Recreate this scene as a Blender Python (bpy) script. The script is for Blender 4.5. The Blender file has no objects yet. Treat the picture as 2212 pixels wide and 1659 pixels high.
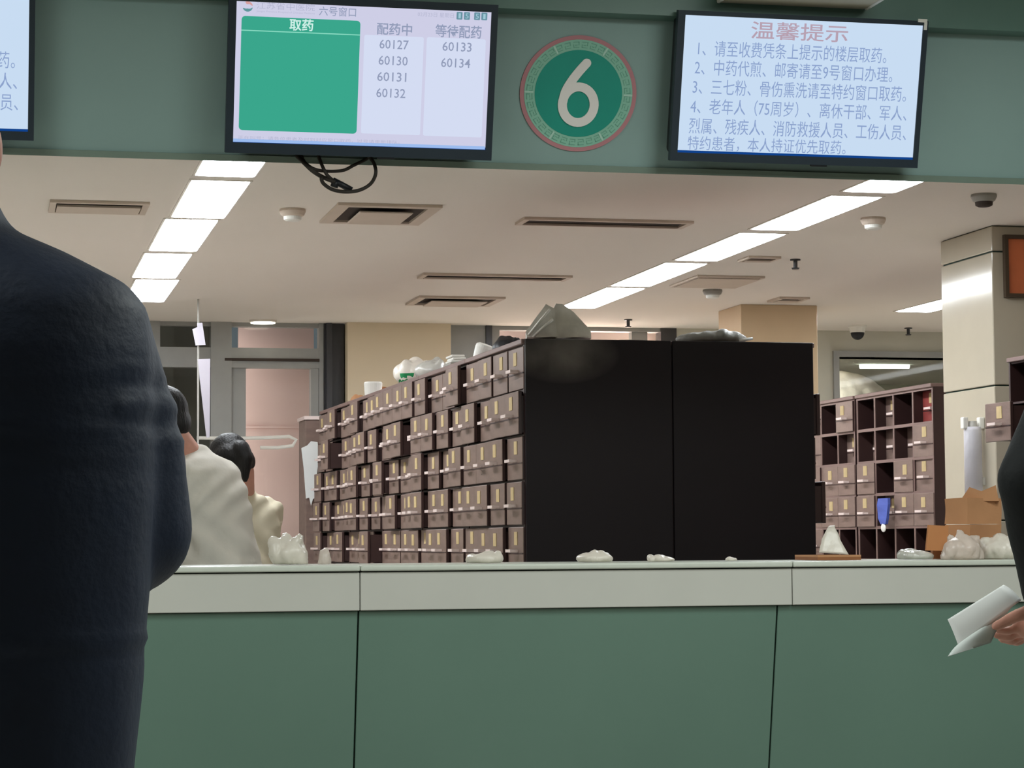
import bpy, bmesh, math, random
from mathutils import Vector, Matrix, noise

random.seed(7)
SC = bpy.context.scene
COL = SC.collection

# ------------------------------------------------------------------ camera
W, H, F = 2212.0, 1659.0, 5000.0
CAM = Vector((0.0, 0.0, 1.15))
YAW = math.radians(12.7)
PITCH = math.atan((1167.0 - H / 2) / F)
ROLL = 0.0065
fh = Vector((math.sin(YAW), math.cos(YAW), 0))
rt = Vector((math.cos(YAW), -math.sin(YAW), 0))
fwd = fh * math.cos(PITCH) + Vector((0, 0, 1)) * math.sin(PITCH)
up = rt.cross(fwd)
rr = rt * math.cos(ROLL) - up * math.sin(ROLL)
uu = up * math.cos(ROLL) + rt * math.sin(ROLL)
camd = bpy.data.cameras.new('camera')
camd.sensor_width = 36.0
camd.lens = F / W * 36.0
camd.clip_end = 200
cam = bpy.data.objects.new('camera', camd)
COL.objects.link(cam)
m3 = Matrix((rr, uu, -fwd)).transposed()
cam.matrix_world = Matrix.Translation(CAM) @ m3.to_4x4()
SC.camera = cam

# ------------------------------------------------------------------ world, lights, exposure
world = bpy.data.worlds.new('world')
SC.world = world
world.use_nodes = True
world.node_tree.nodes['Background'].inputs[0].default_value = (0.72, 0.9, 1.0, 1)
world.node_tree.nodes['Background'].inputs[1].default_value = 0.13
SC.view_settings.view_transform = 'Standard'
SC.view_settings.look = 'None'
SC.view_settings.exposure = 0.0
SC.view_settings.gamma = 1.0
SC.view_settings.use_curve_mapping = False
LAMP = 30.0          # ceiling panel emission


def area(name, loc, sx, sy, power, color, rot=(0, 0, 0)):
    l = bpy.data.lights.new(name, 'AREA')
    l.shape = 'RECTANGLE'
    l.size, l.size_y = sx, sy
    l.energy = power
    l.color = color
    o = bpy.data.objects.new(name, l)
    o.location = loc
    o.rotation_euler = rot
    COL.objects.link(o)
    return o


# the waiting hall's own ceiling lamps, over and behind the queue
for (lx, ly) in ((-1.5, 3.0), (3.0, 3.0), (-1.5, 5.2), (3.0, 5.2)):
    area('hall_lamp', (lx, ly, 3.32), 1.2, 1.2, 71, (0.93, 1.0, 0.975))
# unseen fill lights added on either side to brighten the dispensary
for (lx, ly, pw) in ((-4.5, 12.5, 110), (8.5, 11.5, 150)):
    area('dispensary_fill', (lx, ly, 2.72), 0.3, 6.0, pw, (0.96, 0.99, 1.0))
area('next_room_fill', (5.0, 17.2, 2.6), 1.8, 0.3, 150, (0.96, 1.0, 0.97))  # unseen fill light added above the inner window to brighten the sack


# ------------------------------------------------------------------ helpers
def ray(px, py):
    return (fwd + rr * ((px - W / 2) / F) + uu * ((H / 2 - py) / F))


def at_d(px, py, d):
    return CAM + ray(px, py) * d


def at_z(px, py, z):
    r = ray(px, py)
    return CAM + r * ((z - CAM.z) / r.z)


def at_y(px, py, y):
    r = ray(px, py)
    return CAM + r * ((y - CAM.y) / r.y)


def at_plane(px, py, p, n):
    r = ray(px, py)
    return CAM + r * ((p - CAM).dot(n) / r.dot(n))


def lin(c):
    return tuple(((v / 255.0) / 12.92 if v / 255.0 <= 0.04045 else ((v / 255.0 + 0.055) / 1.055) ** 2.4) for v in c) + (1.0,)


def mat(name, rgb, rough=0.6, spec=0.4, metal=0.0, var=0.08, vscale=6.0, bump=0.0, bscale=60.0, trans=0.0, alpha=1.0, coat=0.0, stretch=(1, 1, 1)):
    m = bpy.data.materials.new(name)
    m.use_nodes = True
    nt = m.node_tree
    b = nt.nodes['Principled BSDF']
    b.inputs['Roughness'].default_value = rough
    b.inputs['Specular IOR Level'].default_value = spec
    b.inputs['Metallic'].default_value = metal
    b.inputs['Transmission Weight'].default_value = trans
    b.inputs['Alpha'].default_value = alpha
    b.inputs['Coat Weight'].default_value = coat
    tc = nt.nodes.new('ShaderNodeTexCoord')
    mp = nt.nodes.new('ShaderNodeMapping')
    mp.inputs['Scale'].default_value = stretch
    nt.links.new(tc.outputs['Object'], mp.inputs['Vector'])
    c = lin(rgb)
    if var > 0:
        n = nt.nodes.new('ShaderNodeTexNoise')
        n.inputs['Scale'].default_value = vscale
        n.inputs['Detail'].default_value = 5
        nt.links.new(mp.outputs[0], n.inputs['Vector'])
        r = nt.nodes.new('ShaderNodeValToRGB')
        r.color_ramp.elements[0].position = 0.3
        r.color_ramp.elements[1].position = 0.7
        r.color_ramp.elements[0].color = tuple(v * (1 - var) for v in c[:3]) + (1,)
        r.color_ramp.elements[1].color = tuple(min(1, v * (1 + var)) for v in c[:3]) + (1,)
        nt.links.new(n.outputs['Fac'], r.inputs['Fac'])
        nt.links.new(r.outputs['Color'], b.inputs['Base Color'])
    else:
        b.inputs['Base Color'].default_value = c
    if bump > 0:
        n2 = nt.nodes.new('ShaderNodeTexNoise')
        n2.inputs['Scale'].default_value = bscale
        n2.inputs['Detail'].default_value = 4
        nt.links.new(mp.outputs[0], n2.inputs['Vector'])
        bp = nt.nodes.new('ShaderNodeBump')
        bp.inputs['Strength'].default_value = bump
        bp.inputs['Distance'].default_value = 0.01
        nt.links.new(n2.outputs['Fac'], bp.inputs['Height'])
        nt.links.new(bp.outputs['Normal'], b.inputs['Normal'])
    return m


def emat(name, rgb, strength=1.0):
    m = bpy.data.materials.new(name)
    m.use_nodes = True
    nt = m.node_tree
    nt.nodes.remove(nt.nodes['Principled BSDF'])
    e = nt.nodes.new('ShaderNodeEmission')
    e.inputs[0].default_value = lin(rgb)
    e.inputs[1].default_value = strength
    nt.links.new(e.outputs[0], nt.nodes['Material Output'].inputs['Surface'])
    return m


def glassmat(name, tint, gloss=0.09, rough=0.03):
    """thin pane: lets light through, with a little mirror"""
    m = bpy.data.materials.new(name)
    m.use_nodes = True
    nt = m.node_tree
    nt.nodes.remove(nt.nodes['Principled BSDF'])
    t = nt.nodes.new('ShaderNodeBsdfTransparent')
    t.inputs[0].default_value = tint + (1,)
    g = nt.nodes.new('ShaderNodeBsdfGlossy')
    g.inputs['Roughness'].default_value = rough
    mx = nt.nodes.new('ShaderNodeMixShader')
    mx.inputs[0].default_value = gloss
    nt.links.new(t.outputs[0], mx.inputs[1])
    nt.links.new(g.outputs[0], mx.inputs[2])
    nt.links.new(mx.outputs[0], nt.nodes['Material Output'].inputs['Surface'])
    return m


def film(name, rgb, alpha):
    return mat(name, rgb, rough=0.3, spec=0.5, alpha=alpha, var=0.05, bump=0.5, bscale=25)


def box(bm, x0, x1, y0, y1, z0, z1):
    v = [bm.verts.new((x, y, z)) for z in (z0, z1) for y in (y0, y1) for x in (x0, x1)]
    for f in ((0, 2, 3, 1), (4, 5, 7, 6), (0, 1, 5, 4), (2, 6, 7, 3), (0, 4, 6, 2), (1, 3, 7, 5)):
        bm.faces.new([v[i] for i in f])
    return v


def hexa(bm, b4, t4):
    """solid from two quads of world points (same winding)"""
    v = [bm.verts.new(p) for p in list(b4) + list(t4)]
    for f in ((3, 2, 1, 0), (4, 5, 6, 7), (0, 1, 5, 4), (1, 2, 6, 5), (2, 3, 7, 6), (3, 0, 4, 7)):
        bm.faces.new([v[i] for i in f])
    return v


def bevel(bm, w, seg=2):
    bmesh.ops.bevel(bm, geom=list(bm.edges), offset=w, segments=seg, affect='EDGES', profile=0.6)


def loft(bm, rings, cap=True):
    rows = []
    for r in rings:
        rows.append([bm.verts.new(p) for p in r])
    n = len(rows[0])
    for a, b in zip(rows, rows[1:]):
        for i in range(n):
            bm.faces.new((a[i], a[(i + 1) % n], b[(i + 1) % n], b[i]))
    if cap:
        bm.faces.new(rows[0][::-1])
        bm.faces.new(rows[-1])


def ring(c, u, v, ru, rv, n=20, sq=1.0):
    out = []
    for i in range(n):
        a = 2 * math.pi * i / n
        ca, sa = math.cos(a), math.sin(a)
        ca = math.copysign(abs(ca) ** sq, ca)
        sa = math.copysign(abs(sa) ** sq, sa)
        out.append(c + u * (ca * ru) + v * (sa * rv))
    return out


def basis(d):
    d = d.normalized()
    t = Vector((0, 0, 1)) if abs(d.z) < 0.9 else Vector((0, 1, 0))
    u = d.cross(t).normalized()
    return d, u, d.cross(u).normalized()


def capsule(bm, p0, r0, p1, r1, n=16, flat=1.0, flatdir=None):
    p0, p1 = Vector(p0), Vector(p1)
    d, u, v = basis(p1 - p0)
    if flatdir is not None:
        v = (flatdir - d * flatdir.dot(d)).normalized()
        u = d.cross(v)
    rings = []
    for k in range(5):
        a = -math.pi / 2 + math.pi / 2 * (k + 0.35) / 4.35
        rings.append(ring(p0 + d * (r0 * math.sin(a)), u, v, r0 * math.cos(a), r0 * math.cos(a) * flat, n))
    for k in range(5):
        a = math.pi / 2 * k / 4.35
        rings.append(ring(p1 + d * (r1 * math.sin(a)), u, v, r1 * math.cos(a), r1 * math.cos(a) * flat, n))
    loft(bm, rings)


def ellipsoid(bm, c, u, v, w, ru, rv, rw, n=20, m=12):
    rings = []
    for k in range(m):
        a = -math.pi / 2 + math.pi * (k + 0.25) / (m - 0.5)
        rings.append(ring(c + w * (rw * math.sin(a)), u, v, ru * math.cos(a), rv * math.cos(a), n))
    loft(bm, rings)


def tube(bm, pts, r, n=8):
    pts = [Vector(p) for p in pts]
    rings = []
    pu = None
    for i, p in enumerate(pts):
        d = (pts[min(i + 1, len(pts) - 1)] - pts[max(i - 1, 0)]).normalized()
        if pu is None:
            _, u, v = basis(d)
        else:
            u = (pu - d * pu.dot(d)).normalized()
            v = d.cross(u)
        pu = u
        rings.append(ring(p, u, v, r, r, n))
    loft(bm, rings)


def spline(pts, k=8):
    pts = [Vector(p) for p in pts]
    out = []
    for i in range(len(pts) - 1):
        p0, p1, p2, p3 = pts[max(i - 1, 0)], pts[i], pts[i + 1], pts[min(i + 2, len(pts) - 1)]
        for j in range(k):
            t = j / k
            out.append(0.5 * ((2 * p1) + (p2 - p0) * t + (2 * p0 - 5 * p1 + 4 * p2 - p3) * t * t + (3 * p1 - p0 - 3 * p2 + p3) * t ** 3))
    out.append(pts[-1])
    return out


def tag(o, label=None, cat=None, group=None, kind=None):
    if label:
        o['label'] = label
    if cat:
        o['category'] = cat
    if group:
        o['group'] = group
    if kind:
        o['kind'] = kind
    return o


def thing(name, label, cat, loc=(0, 0, 0), rz=0.0, group=None, rot=None):
    o = bpy.data.objects.new(name, None)
    o.empty_display_size = 0.1
    COL.objects.link(o)
    o.location = loc
    o.rotation_euler = (0, 0, rz) if rot is None else rot
    return tag(o, label, cat, group)


def rootmat(o):
    while o.parent is not None:
        o = o.parent
    return Matrix.LocRotScale(o.location, o.rotation_euler, o.scale)


def obj(name, bm, m, parent=None, world=True, smooth=False, origin=None):
    """link a bmesh as one object; with a parent, world coordinates are turned into the parent's own"""
    bmesh.ops.recalc_face_normals(bm, faces=bm.faces)
    me = bpy.data.meshes.new(name)
    if parent is not None and world:
        bmesh.ops.transform(bm, matrix=rootmat(parent).inverted(), verts=bm.verts)
    loc = None
    if parent is None:
        xs = [v.co for v in bm.verts]
        loc = Vector(((min(c.x for c in xs) + max(c.x for c in xs)) / 2, (min(c.y for c in xs) + max(c.y for c in xs)) / 2, min(c.z for c in xs)))
        bmesh.ops.translate(bm, vec=-loc, verts=bm.verts)
    bm.to_mesh(me)
    bm.free()
    if smooth:
        for p in me.polygons:
            p.use_smooth = True
    if m is not None:
        me.materials.append(m)
    o = bpy.data.objects.new(name, me)
    COL.objects.link(o)
    if parent is not None:
        o.parent = parent
    else:
        o.location = loc
    return o


def bake(o, noise_amp=0.0, noise_scale=8.0, stretch=(1, 1, 1), fold=None):
    """turn the modifiers into mesh, then ruffle the surface"""
    bpy.context.view_layer.update()
    dg = bpy.context.evaluated_depsgraph_get()
    me = bpy.data.meshes.new_from_object(o.evaluated_get(dg))
    mats = [s for s in o.data.materials]
    o.modifiers.clear()
    o.data = me
    me.materials.clear()
    for s in mats:
        me.materials.append(s)
    if noise_amp > 0:
        st = Vector(stretch)
        for v in me.vertices:
            q = Vector((v.co.x * st.x, v.co.y * st.y, v.co.z * st.z)) * noise_scale
            a = noise.noise(q) * 0.65 + noise.noise(q * 2.3) * 0.35
            if fold:
                a += fold(v.co)
            v.co += v.normal * (a * noise_amp)
    for p in me.polygons:
        p.use_smooth = True
    return o


def blob(name, bm, m, parent, voxel=0.012, smooth=5, amp=0.0, nscale=8.0, stretch=(1, 1, 1), fold=None):
    """one continuous skin over overlapping solids"""
    o = obj(name, bm, m, parent)
    r = o.modifiers.new('remesh', 'REMESH')
    r.mode = 'VOXEL'
    r.voxel_size = voxel
    s = o.modifiers.new('smooth', 'SMOOTH')
    s.factor = 0.5
    s.iterations = smooth
    return bake(o, amp, nscale, stretch, fold)


# ------------------------------------------------------------------ materials
M = {}
M['glassgreen'] = mat('green_back_painted_glass', (106, 136, 122), rough=0.16, spec=0.5, var=0.05, vscale=1.2)
M['fascia'] = mat('green_fascia_panel', (142, 168, 164), rough=0.35, spec=0.4, var=0.04, vscale=1.5)
M['fascia_dark'] = mat('green_header_panel', (88, 118, 108), rough=0.4, var=0.05)
M['trim'] = mat('green_grey_metal_trim', (120, 138, 126), rough=0.35, spec=0.6, var=0.05)
M['stone'] = mat('white_worktop_stone', (206, 211, 200), rough=0.3, var=0.03, vscale=30)
M['board'] = mat('white_counter_board', (200, 200, 192), rough=0.4, var=0.025, vscale=3)
M['shadowgap'] = mat('dark_joint', (40, 62, 52), rough=0.8, var=0.0)
M['ceil'] = mat('beige_ceiling_paint', (232, 224, 214), rough=0.9, spec=0.2, var=0.02, vscale=0.6)
M['wall'] = mat('cream_wall_paint', (222, 206, 178), rough=0.85, var=0.03, vscale=0.8)
M['wallgrey'] = mat('pale_grey_green_wall', (196, 194, 180), rough=0.85, var=0.03)
M['tile'] = mat('cream_polished_tile', (186, 177, 158), rough=0.12, spec=0.5, var=0.03, vscale=4)
M['tile2'] = mat('tan_polished_tile', (206, 180, 146), rough=0.16, spec=0.5, var=0.03, vscale=4)
M['floor'] = mat('grey_floor_tile', (150, 146, 138), rough=0.25, var=0.06)
M['floor2'] = mat('pale_floor_tile', (216, 210, 202), rough=0.3, var=0.04)
M['endpanel'] = mat('black_brown_laminate', (27, 20, 23), rough=0.45, spec=0.25, var=0.18, vscale=1.6)
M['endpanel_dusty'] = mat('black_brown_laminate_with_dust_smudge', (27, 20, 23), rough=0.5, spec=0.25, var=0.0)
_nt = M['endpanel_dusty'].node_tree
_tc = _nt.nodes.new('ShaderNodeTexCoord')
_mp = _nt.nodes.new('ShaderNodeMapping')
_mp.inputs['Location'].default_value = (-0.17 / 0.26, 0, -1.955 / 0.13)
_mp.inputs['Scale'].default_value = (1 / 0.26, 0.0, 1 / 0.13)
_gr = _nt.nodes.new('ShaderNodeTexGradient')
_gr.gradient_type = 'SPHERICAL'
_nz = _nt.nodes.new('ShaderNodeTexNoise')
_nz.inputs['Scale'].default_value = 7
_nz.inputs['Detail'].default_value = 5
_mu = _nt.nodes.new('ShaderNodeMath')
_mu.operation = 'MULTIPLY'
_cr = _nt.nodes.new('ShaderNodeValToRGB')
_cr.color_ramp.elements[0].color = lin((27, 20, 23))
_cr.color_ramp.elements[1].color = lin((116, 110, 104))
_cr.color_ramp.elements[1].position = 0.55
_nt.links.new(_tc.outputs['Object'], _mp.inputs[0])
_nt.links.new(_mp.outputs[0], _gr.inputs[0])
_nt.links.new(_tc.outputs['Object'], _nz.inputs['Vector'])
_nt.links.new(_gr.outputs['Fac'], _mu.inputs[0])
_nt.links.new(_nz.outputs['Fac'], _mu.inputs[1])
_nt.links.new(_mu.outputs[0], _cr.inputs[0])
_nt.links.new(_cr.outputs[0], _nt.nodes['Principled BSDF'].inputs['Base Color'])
M['wood'] = mat('sheen_paled_drawer_wood', (122, 101, 92), rough=0.42, spec=0.5, var=0.14, vscale=9, stretch=(1, 1, 3), bump=0.05)  # paler than the carcass: grazing sheen of the fronts put into the colour
M['carcass'] = mat('dark_cabinet_wood', (54, 33, 31), rough=0.45, spec=0.5, var=0.12, vscale=5)
M['shelfedge'] = mat('worn_shelf_wood', (120, 96, 90), rough=0.45, spec=0.5, var=0.1, vscale=8)
M['redwood'] = mat('red_drawer_front', (140, 62, 58), rough=0.45, var=0.1)
M['card'] = mat('yellow_label_card', (190, 168, 122), rough=0.7, var=0.12, vscale=20)
M['handle'] = mat('pale_metal_handle', (226, 208, 202), rough=0.3, spec=0.7, var=0.04)
M['black'] = mat('black_plastic', (24, 26, 30), rough=0.45, var=0.1)
M['bezel'] = mat('black_monitor_bezel', (40, 52, 62), rough=0.42, spec=0.4, var=0.08)
M['cable'] = mat('black_cable', (46, 40, 34), rough=0.6, var=0.1)
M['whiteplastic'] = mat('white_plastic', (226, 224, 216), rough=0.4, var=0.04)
M['greyplastic'] = mat('grey_plastic', (150, 146, 138), rough=0.5, var=0.06)
M['vent'] = mat('painted_vent_metal', (204, 188, 172), rough=0.6, var=0.03)
M['ventdark'] = mat('dark_duct', (60, 50, 44), rough=0.9, var=0.05)
M['alu'] = mat('grey_aluminium_frame', (150, 150, 146), rough=0.4, spec=0.5, metal=0.0, var=0.06)
M['aludark'] = mat('dark_aluminium_post', (62, 62, 64), rough=0.35, spec=0.5, metal=0.2, var=0.1)
M['pink'] = mat('pink_render_wall', (220, 190, 183), rough=0.85, var=0.05, vscale=1.5)
M['night'] = mat('grey_yard_wall', (128, 128, 120), rough=0.9, var=0.1, vscale=1.0)
M['pane'] = glassmat('window_pane', (0.93, 0.94, 0.93), 0.02)
M['pane3'] = glassmat('inner_window_pane', (0.95, 0.96, 0.95), 0.005)
M['lamp'] = emat('lit_diffuser', (244, 250, 255), LAMP)
M['lampframe'] = mat('white_lamp_frame', (222, 214, 202), rough=0.5, var=0.02)
M['tube'] = emat('lit_tube', (240, 255, 236), 6.0)
M['downlight'] = emat('lit_downlight', (255, 248, 225), 4.0)
M['bagwhite'] = mat('white_plastic_bag', (222, 214, 202), rough=0.35, spec=0.5, var=0.06, bump=0.35, bscale=22)
M['baggreen'] = mat('green_bag_print', (24, 132, 78), rough=0.4, var=0.06)
M['baggrey'] = mat('grey_plastic_bag', (190, 188, 180), rough=0.25, spec=0.7, var=0.15, bump=0.5, bscale=14)
M['baggrey2'] = mat('dull_grey_plastic_bag', (126, 126, 120), rough=0.5, spec=0.3, var=0.1, bump=0.3, bscale=14)
M['clearbag'] = film('clear_plastic_bag', (235, 222, 212), 0.62)
M['kraft'] = mat('brown_kraft_paper', (188, 138, 98), rough=0.75, var=0.08, vscale=8, bump=0.25, bscale=12)
M['kraftdark'] = mat('dark_brown_card', (150, 98, 62), rough=0.8, var=0.1)
M['orangecard'] = mat('orange_brown_card', (194, 132, 84), rough=0.75, var=0.05)
M['paper'] = mat('white_paper', (226, 228, 226), rough=0.7, var=0.03)
M['bundle'] = mat('grey_bundle_film', (222, 220, 212), rough=0.3, spec=0.6, var=0.22, vscale=9, bump=0.5, bscale=14)
M['strip'] = mat('lilac_white_plastic', (168, 162, 170), rough=0.5, var=0.03)
M['paperprint'] = mat('grey_print', (204, 212, 208), rough=0.7, var=0.03)
M['navy'] = mat('navy_jacket_cloth', (17, 34, 58), rough=0.6, spec=0.4, var=0.12, vscale=14, bump=0.12, bscale=90)
M['blackcloth'] = mat('black_jacket_cloth', (16, 20, 22), rough=0.7, spec=0.3, var=0.12, vscale=14, bump=0.1, bscale=90)
M['trouser'] = mat('dark_trouser_cloth', (26, 28, 34), rough=0.8, var=0.1, bump=0.1, bscale=90)
M['coat'] = mat('white_coat_cloth', (216, 210, 200), rough=0.8, var=0.03, bump=0.12, bscale=40)
M['cream'] = mat('cream_uniform_cloth', (214, 204, 180), rough=0.8, var=0.04, bump=0.12, bscale=40)
M['skin'] = mat('skin', (206, 150, 132), rough=0.55, spec=0.4, var=0.06, vscale=30, bump=0.05, bscale=200)
M['hair'] = mat('black_hair', (18, 15, 16), rough=0.58, spec=0.4, var=0.3, vscale=60, bump=0.4, bscale=120, stretch=(1, 1, 0.2))
M['eye'] = mat('eye_white', (235, 232, 228), rough=0.2, var=0.0)
M['shoe'] = mat('black_shoe_leather', (20, 19, 18), rough=0.4, var=0.05)
M['frame_dark'] = mat('dark_picture_frame', (74, 60, 46), rough=0.45, var=0.1)
M['orangesign'] = mat('orange_notice_print', (214, 118, 74), rough=0.5, var=0.12, vscale=5)
M['teal'] = mat('teal_sign_disc', (28, 150, 132), rough=0.4, var=0.04)
M['ringgreen'] = mat('pale_green_sign_ring', (140, 194, 172), rough=0.45, var=0.05)
M['fret'] = mat('pale_sign_fretwork', (178, 214, 198), rough=0.45, var=0.0)
M['fretdark'] = mat('green_sign_fretwork', (112, 172, 150), rough=0.45, var=0.0)
M['ringpink'] = mat('dusty_pink_sign_ring', (186, 128, 134), rough=0.5, var=0.05)
M['numeral'] = mat('off_white_numeral', (234, 230, 226), rough=0.45, var=0.02)
M['bluecloth'] = mat('blue_cloth', (74, 92, 172), rough=0.7, var=0.08)
M['beigebox'] = mat('beige_metal_housing', (196, 188, 168), rough=0.5, var=0.04)

# ------------------------------------------------------------------ the room
ZC = 2.75          # dispensary ceiling
TILT = math.atan(0.25)
YF = 7.8           # fascia's lower edge
PF = at_y(1106, 352, YF)           # a point on the lower edge of the fascia
ZF = PF.z
FN = Vector((0, -math.cos(TILT), -math.sin(TILT)))
FU = Vector((0, -math.sin(TILT), math.cos(TILT)))
X3 = Vector((1, 0, 0))
PB = at_z(600, 697, ZC)
YB = PB.y          # back wall


def struct(name, bm, m, parent=None):
    o = obj(name, bm, m, parent)
    if parent is None:
        tag(o, kind='structure')
    return o


bm = bmesh.new(); box(bm, -9, 14, -4, 8.0, -0.1, 0.0); struct('floor', bm, M['floor'])
bm = bmesh.new(); box(bm, -9, 14, 8.0, YB + 6, -0.1, 0.0); struct('floor_dispensary', bm, M['floor2'])
bm = bmesh.new(); box(bm, -9, 14, YF + 0.05, YB + 0.02, ZC, ZC + 0.12); struct('ceiling', bm, M['ceil'])
bm = bmesh.new(); box(bm, -9, 14, -4, YF + 0.06, 3.35, 3.5); struct('ceiling_hall', bm, M['ceil'])
bm = bmesh.new(); box(bm, -9.2, -9, -4, YB + 6, 0, 3.5); struct('wall_left', bm, M['wall'])
bm = bmesh.new(); box(bm, 14, 14.2, -4, YB + 6, 0, 3.5); struct('wall_right', bm, M['wall'])
bm = bmesh.new(); box(bm, -9, 14, -4.2, -4, 0, 3.5); struct('wall_rear', bm, M['wall'])

# the slanted green fascia over the counter, its foot trim and the header box above it
fz = lambda s: Vector((0, YF, ZF)) + FU * s
FH = (at_plane(1085, 30, PF, FN) - Vector((0, YF, ZF))).dot(FU)
bm = bmesh.new()
a, b = fz(0.0), fz(FH)
hexa(bm, [a + X3 * -9, a + X3 * 14, a + X3 * 14 - FN * 0.06, a + X3 * -9 - FN * 0.06],
     [b + X3 * -9, b + X3 * 14, b + X3 * 14 - FN * 0.06, b + X3 * -9 - FN * 0.06])
struct('wall_fascia', bm, M['fascia'])
bm = bmesh.new()
a, b = fz(-0.022), fz(0.0)
hexa(bm, [a + X3 * -9 + FN * 0.012, a + X3 * 14 + FN * 0.012, a + X3 * 14 - FN * 0.1, a + X3 * -9 - FN * 0.1],
     [b + X3 * -9 + FN * 0.012, b + X3 * 14 + FN * 0.012, b + X3 * 14 - FN * 0.1, b + X3 * -9 - FN * 0.1])
struct('trim_1', bm, M['trim'])
bm = bmesh.new()
b = fz(FH)
box(bm, -9, 14, b.y - 0.085, b.y + 0.12, b.z, 3.35)
struct('wall_header', bm, M['fascia_dark'])
# closing board behind the fascia, up to the dispensary ceiling
bm = bmesh.new(); box(bm, -9, 14, YF + 0.1, YF + 0.16, ZF + 0.02, 3.35); struct('wall_bulkhead', bm, M['wall'])

# ------------------------------------------------------------------ back wall with its glazed bays
def bx(px):       # world x on the back wall of a pixel column
    return at_y(px, 900, YB).x


def bz(py, px=600):
    return at_y(px, py, YB).z


def wallbox(bm, x0, x1, z0, z1, d0=0.0, d1=0.2):
    box(bm, x0, x1, YB + d0, YB + d1, z0, z1)


# solid parts of the wall, leaving two glazed bays and one inner window
xL0, xL1 = bx(150), bx(743)        # first glazed bay
xC1 = bx(968)                      # cream column's other edge
xR1 = bx(1462)                     # second bay's end
xW0, xW1 = bx(1812), bx(2110)      # inner window
zW0, zW1 = bz(1150, 1900), bz(772, 1900)
bm = bmesh.new()
wallbox(bm, -9, xL0, 0, ZC)
wallbox(bm, xR1, xW0, 0, ZC)
wallbox(bm, xW1, 14, 0, ZC)
wallbox(bm, xW0, xW1, zW1, ZC)
wallbox(bm, xW0, xW1, 0, zW0)
struct('wall_back', bm, M['wallgrey'])
bm = bmesh.new()
box(bm, xL1 + 0.01, xC1, YB - 0.12, YB + 0.3, 0, ZC)
struct('wall_column', bm, M['wall'])

# first bay: aluminium frame, posts, panes
win = thing('window_1', None, None, (0, 0, 0))
tag(win, kind='structure')
bm = bmesh.new()
wallbox(bm, xL0, bx(699.5), bz(706), ZC, 0.02, 0.1)
wallbox(bm, xL0, bx(699.5), bz(795), bz(752), 0.0, 0.1)
wallbox(bm, xL0, bx(699.5), 0, 0.12, 0.0, 0.1)
wallbox(bm, bx(455), bx(500), 0, ZC, -0.01, 0.1)
wallbox(bm, bx(500), bx(532), 0, bz(795), 0.03, 0.09)
wallbox(bm, bx(672), bx(688.5), 0, bz(795.5), 0.004, 0.098)
wallbox(bm, bx(689), bx(699), 0, ZC, -0.004, 0.102)
wallbox(bm, bx(322), bx(345), 0, ZC, -0.01, 0.1)
obj('window_frame', bm, M['alu'], win)
bm = bmesh.new()
wallbox(bm, bx(700), bx(743), 0, ZC, 0.0, 0.12)
wallbox(bm, bx(704), bx(716), 0, ZC, -0.04, 0.02)
obj('window_post', bm, M['aludark'], win)
bm = bmesh.new()
wallbox(bm, bx(485), bx(690), bz(780.5), bz(774.5), -0.012, 0.01)
obj('door_track', bm, M['ventdark'], win)
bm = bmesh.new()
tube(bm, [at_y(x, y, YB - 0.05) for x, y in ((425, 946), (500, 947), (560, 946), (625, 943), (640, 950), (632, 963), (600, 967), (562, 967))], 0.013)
obj('looped_tube', bm, M['whiteplastic'], win)  # white tube with a looped end, just before the glass
bm = bmesh.new()
wallbox(bm, xL0, xL1, 0.1, ZC, 0.05, 0.056)
obj('pane', bm, M['pane'], win)
bm = bmesh.new()
wallbox(bm, bx(532), bx(700), 0, 2.9, 0.55, 0.6)
wallbox(bm, bx(535), bx(690), bz(917), bz(913), 0.53, 0.56)
struct('wall_yard', bm, M['pink'])
bm = bmesh.new()
box(bm, -9, bx(535), YB + 1.5, YB + 1.6, 0, 3.2)
box(bm, bx(360), bx(402), YB + 1.2, YB + 1.5, 0, 3.2)
struct('wall_yard_grey', bm, M['night'])

# second bay, seen only above the dark cabinets
win2 = thing('window_2', None, None, (0, 0, 0))
tag(win2, kind='structure')
bm = bmesh.new()
wallbox(bm, xC1, bx(1052), 0, ZC, 0.0, 0.1)
wallbox(bm, bx(1062), bx(1080), 0, ZC, 0.0, 0.1)
wallbox(bm, bx(1368), bx(1402), 0, ZC, 0.02, 0.1)
wallbox(bm, xC1, xR1, ZC - 0.03, ZC, -0.004, 0.104)
wallbox(bm, xC1, xR1, 1.9, 1.98, 0.004, 0.096)
obj('window_frame', bm, M['alu'], win2)
bm = bmesh.new()
wallbox(bm, bx(1050), bx(1063), 0, ZC, -0.02, 0.12)
wallbox(bm, bx(1428), xR1, 0, ZC, -0.02, 0.12)
obj('window_post', bm, M['aludark'], win2)
bm = bmesh.new()
wallbox(bm, xC1, xR1, 0.1, ZC, 0.05, 0.056)
obj('pane', bm, M['pane'], win2)
bm = bmesh.new()
wallbox(bm, bx(1060), bx(1470), 0, 2.9, 0.55, 0.6)
struct('wall_yard_pink', bm, M['pink'])
# fill lights added out of sight to wash the pink walls behind the panes
area('yard_fill', (bx(480), YB + 0.33, 1.9), 1.8, 0.25, 6, (1.0, 0.96, 0.92), (0, -math.pi / 2, 0))
area('yard_fill', (bx(1020), YB + 0.33, 1.75), 2.2, 0.25, 10, (1.0, 0.96, 0.92), (0, -math.pi / 2, 0))
bm = bmesh.new(); box(bm, -9, bx(1480), YB + 0.2, YB + 1.7, 3.25, 3.3); struct('ceiling_yard', bm, M['night'])

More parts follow.
